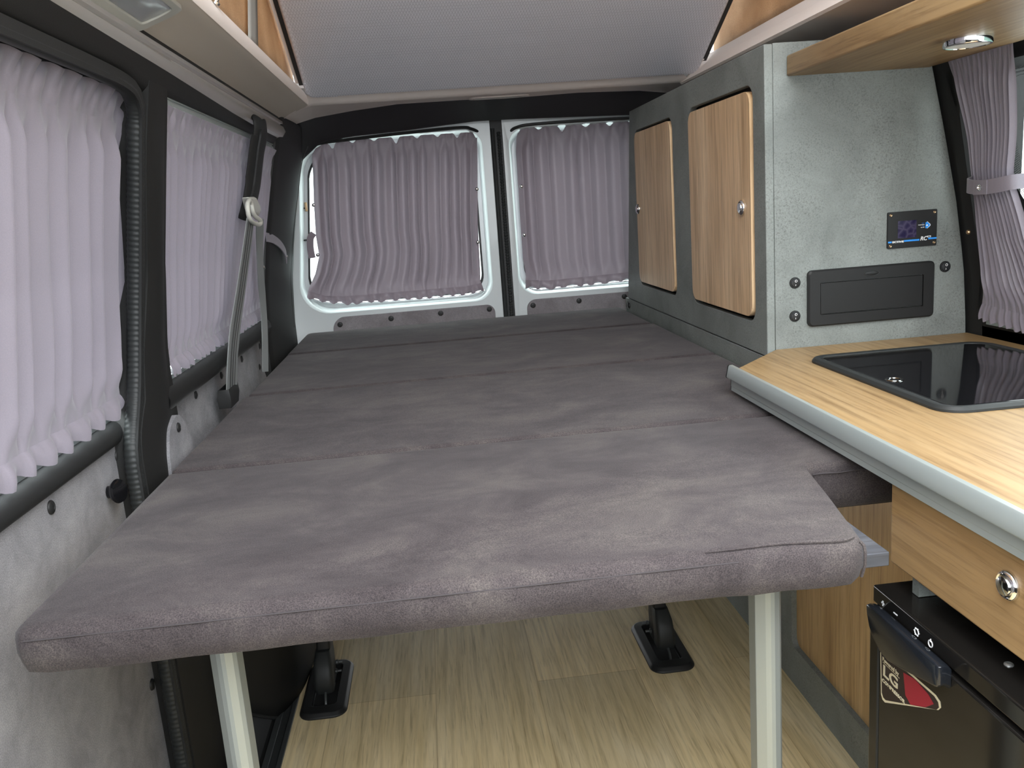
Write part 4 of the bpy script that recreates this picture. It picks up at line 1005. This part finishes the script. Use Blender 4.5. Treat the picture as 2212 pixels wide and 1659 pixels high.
for x, y in ((.606, .998), (.602, .817), (.602, .62)):
    MB().lathe((x, y, .5155), (0, 0, 1), [(.0052, 0), (.005, .0012), (.0032, .0024), (.001, .0020), (0, .0016)], 16).build('screw', M['alu'], fg)

# ------------------------------------------------------------------ outside
fc = thing('facade', 'pale green ribbed wall outside the right window', 'building', (4.2, 1.5, 0))
prf = []
x = -2.0
while x < 5:
    prf += [(x, 0), (x + .05, 0), (x + .06, .03), (x + .11, .03)]; x += .12
mb = MB(); mb.loops([[V((4.2 - d, y, z)) for y, d in prf] for z in (-.6, 2.0)], False); mb.build('ribbed_cladding', M['facade'], fc)
MB().box(4.08, 4.25, -2, 5, 1.98, 2.06).build('ledge', M['facade'], fc)
struct(MB().box(-14, 14, -14, 14, -.70, -.62).build('ground', plain('bounce_ground', (.5, .5, .5), .9)))  # ground colour lightened to bounce more light up into the van

# ------------------------------------------------------------------ light and camera
w = bpy.data.worlds.new('sky'); SC.world = w; w.use_nodes = True
bg = w.node_tree.nodes['Background']; bg.inputs[0].default_value = (.93, .97, 1, 1); # overcast sky: three times as bright overhead as at the horizon
wt_ = w.node_tree; tc = wt_.nodes.new('ShaderNodeTexCoord'); sx_ = wt_.nodes.new('ShaderNodeSeparateXYZ'); mr = wt_.nodes.new('ShaderNodeMapRange')
wt_.links.new(tc.outputs['Generated'], sx_.inputs[0]); wt_.links.new(sx_.outputs['Z'], mr.inputs['Value'])
mr.inputs['From Min'].default_value = 0; mr.inputs['From Max'].default_value = 1; mr.inputs['To Min'].default_value = 1.45; mr.inputs['To Max'].default_value = 4.35
wt_.links.new(mr.outputs[0], bg.inputs[1])
def portal(loc, rot, sx, sy):
    l = bpy.data.lights.new('portal', 'AREA'); l.shape = 'RECTANGLE'; l.size = sx; l.size_y = sy; l.cycles.is_portal = True
    o = bpy.data.objects.new('portal', l); COL.objects.link(o); o.location = loc; o.rotation_euler = rot
cam = bpy.data.cameras.new('camera'); co = bpy.data.objects.new('camera', cam); COL.objects.link(co)
cam.sensor_fit = 'HORIZONTAL'; cam.sensor_width = 36; cam.lens = 1846.5 / 2212 * 36; cam.clip_start = .02; cam.clip_end = 60
Rm = Matrix(((0.9925, -0.0985, -0.0723), (-0.0906, -0.1965, -0.9763), (0.0820, 0.9755, -0.2039)))   # world -> camera (x right, y down, z forward)
rx_, dn, fw = Rm[0].copy(), Rm[1].copy(), Rm[2].copy()
fw.normalize(); rx_ = (rx_ - fw * rx_.dot(fw)).normalized(); dn = fw.cross(rx_)
mw = Matrix.Identity(4)
for i in range(3):
    mw[i][0] = rx_[i]; mw[i][1] = -dn[i]; mw[i][2] = -fw[i]
mw.translation = V((0, 0, 1.0577)); co.matrix_world = mw
SC.camera = co
SC.view_settings.view_transform = 'Standard'; SC.view_settings.look = 'None'; SC.view_settings.exposure = 1.68; SC.view_settings.gamma = 1
SC.view_settings.use_curve_mapping = False
SC.cycles.max_bounces = 10; SC.cycles.diffuse_bounces = 6; SC.cycles.transparent_max_bounces = 12
SC.cycles.sample_clamp_indirect = 6
SC.cycles.use_denoising = True
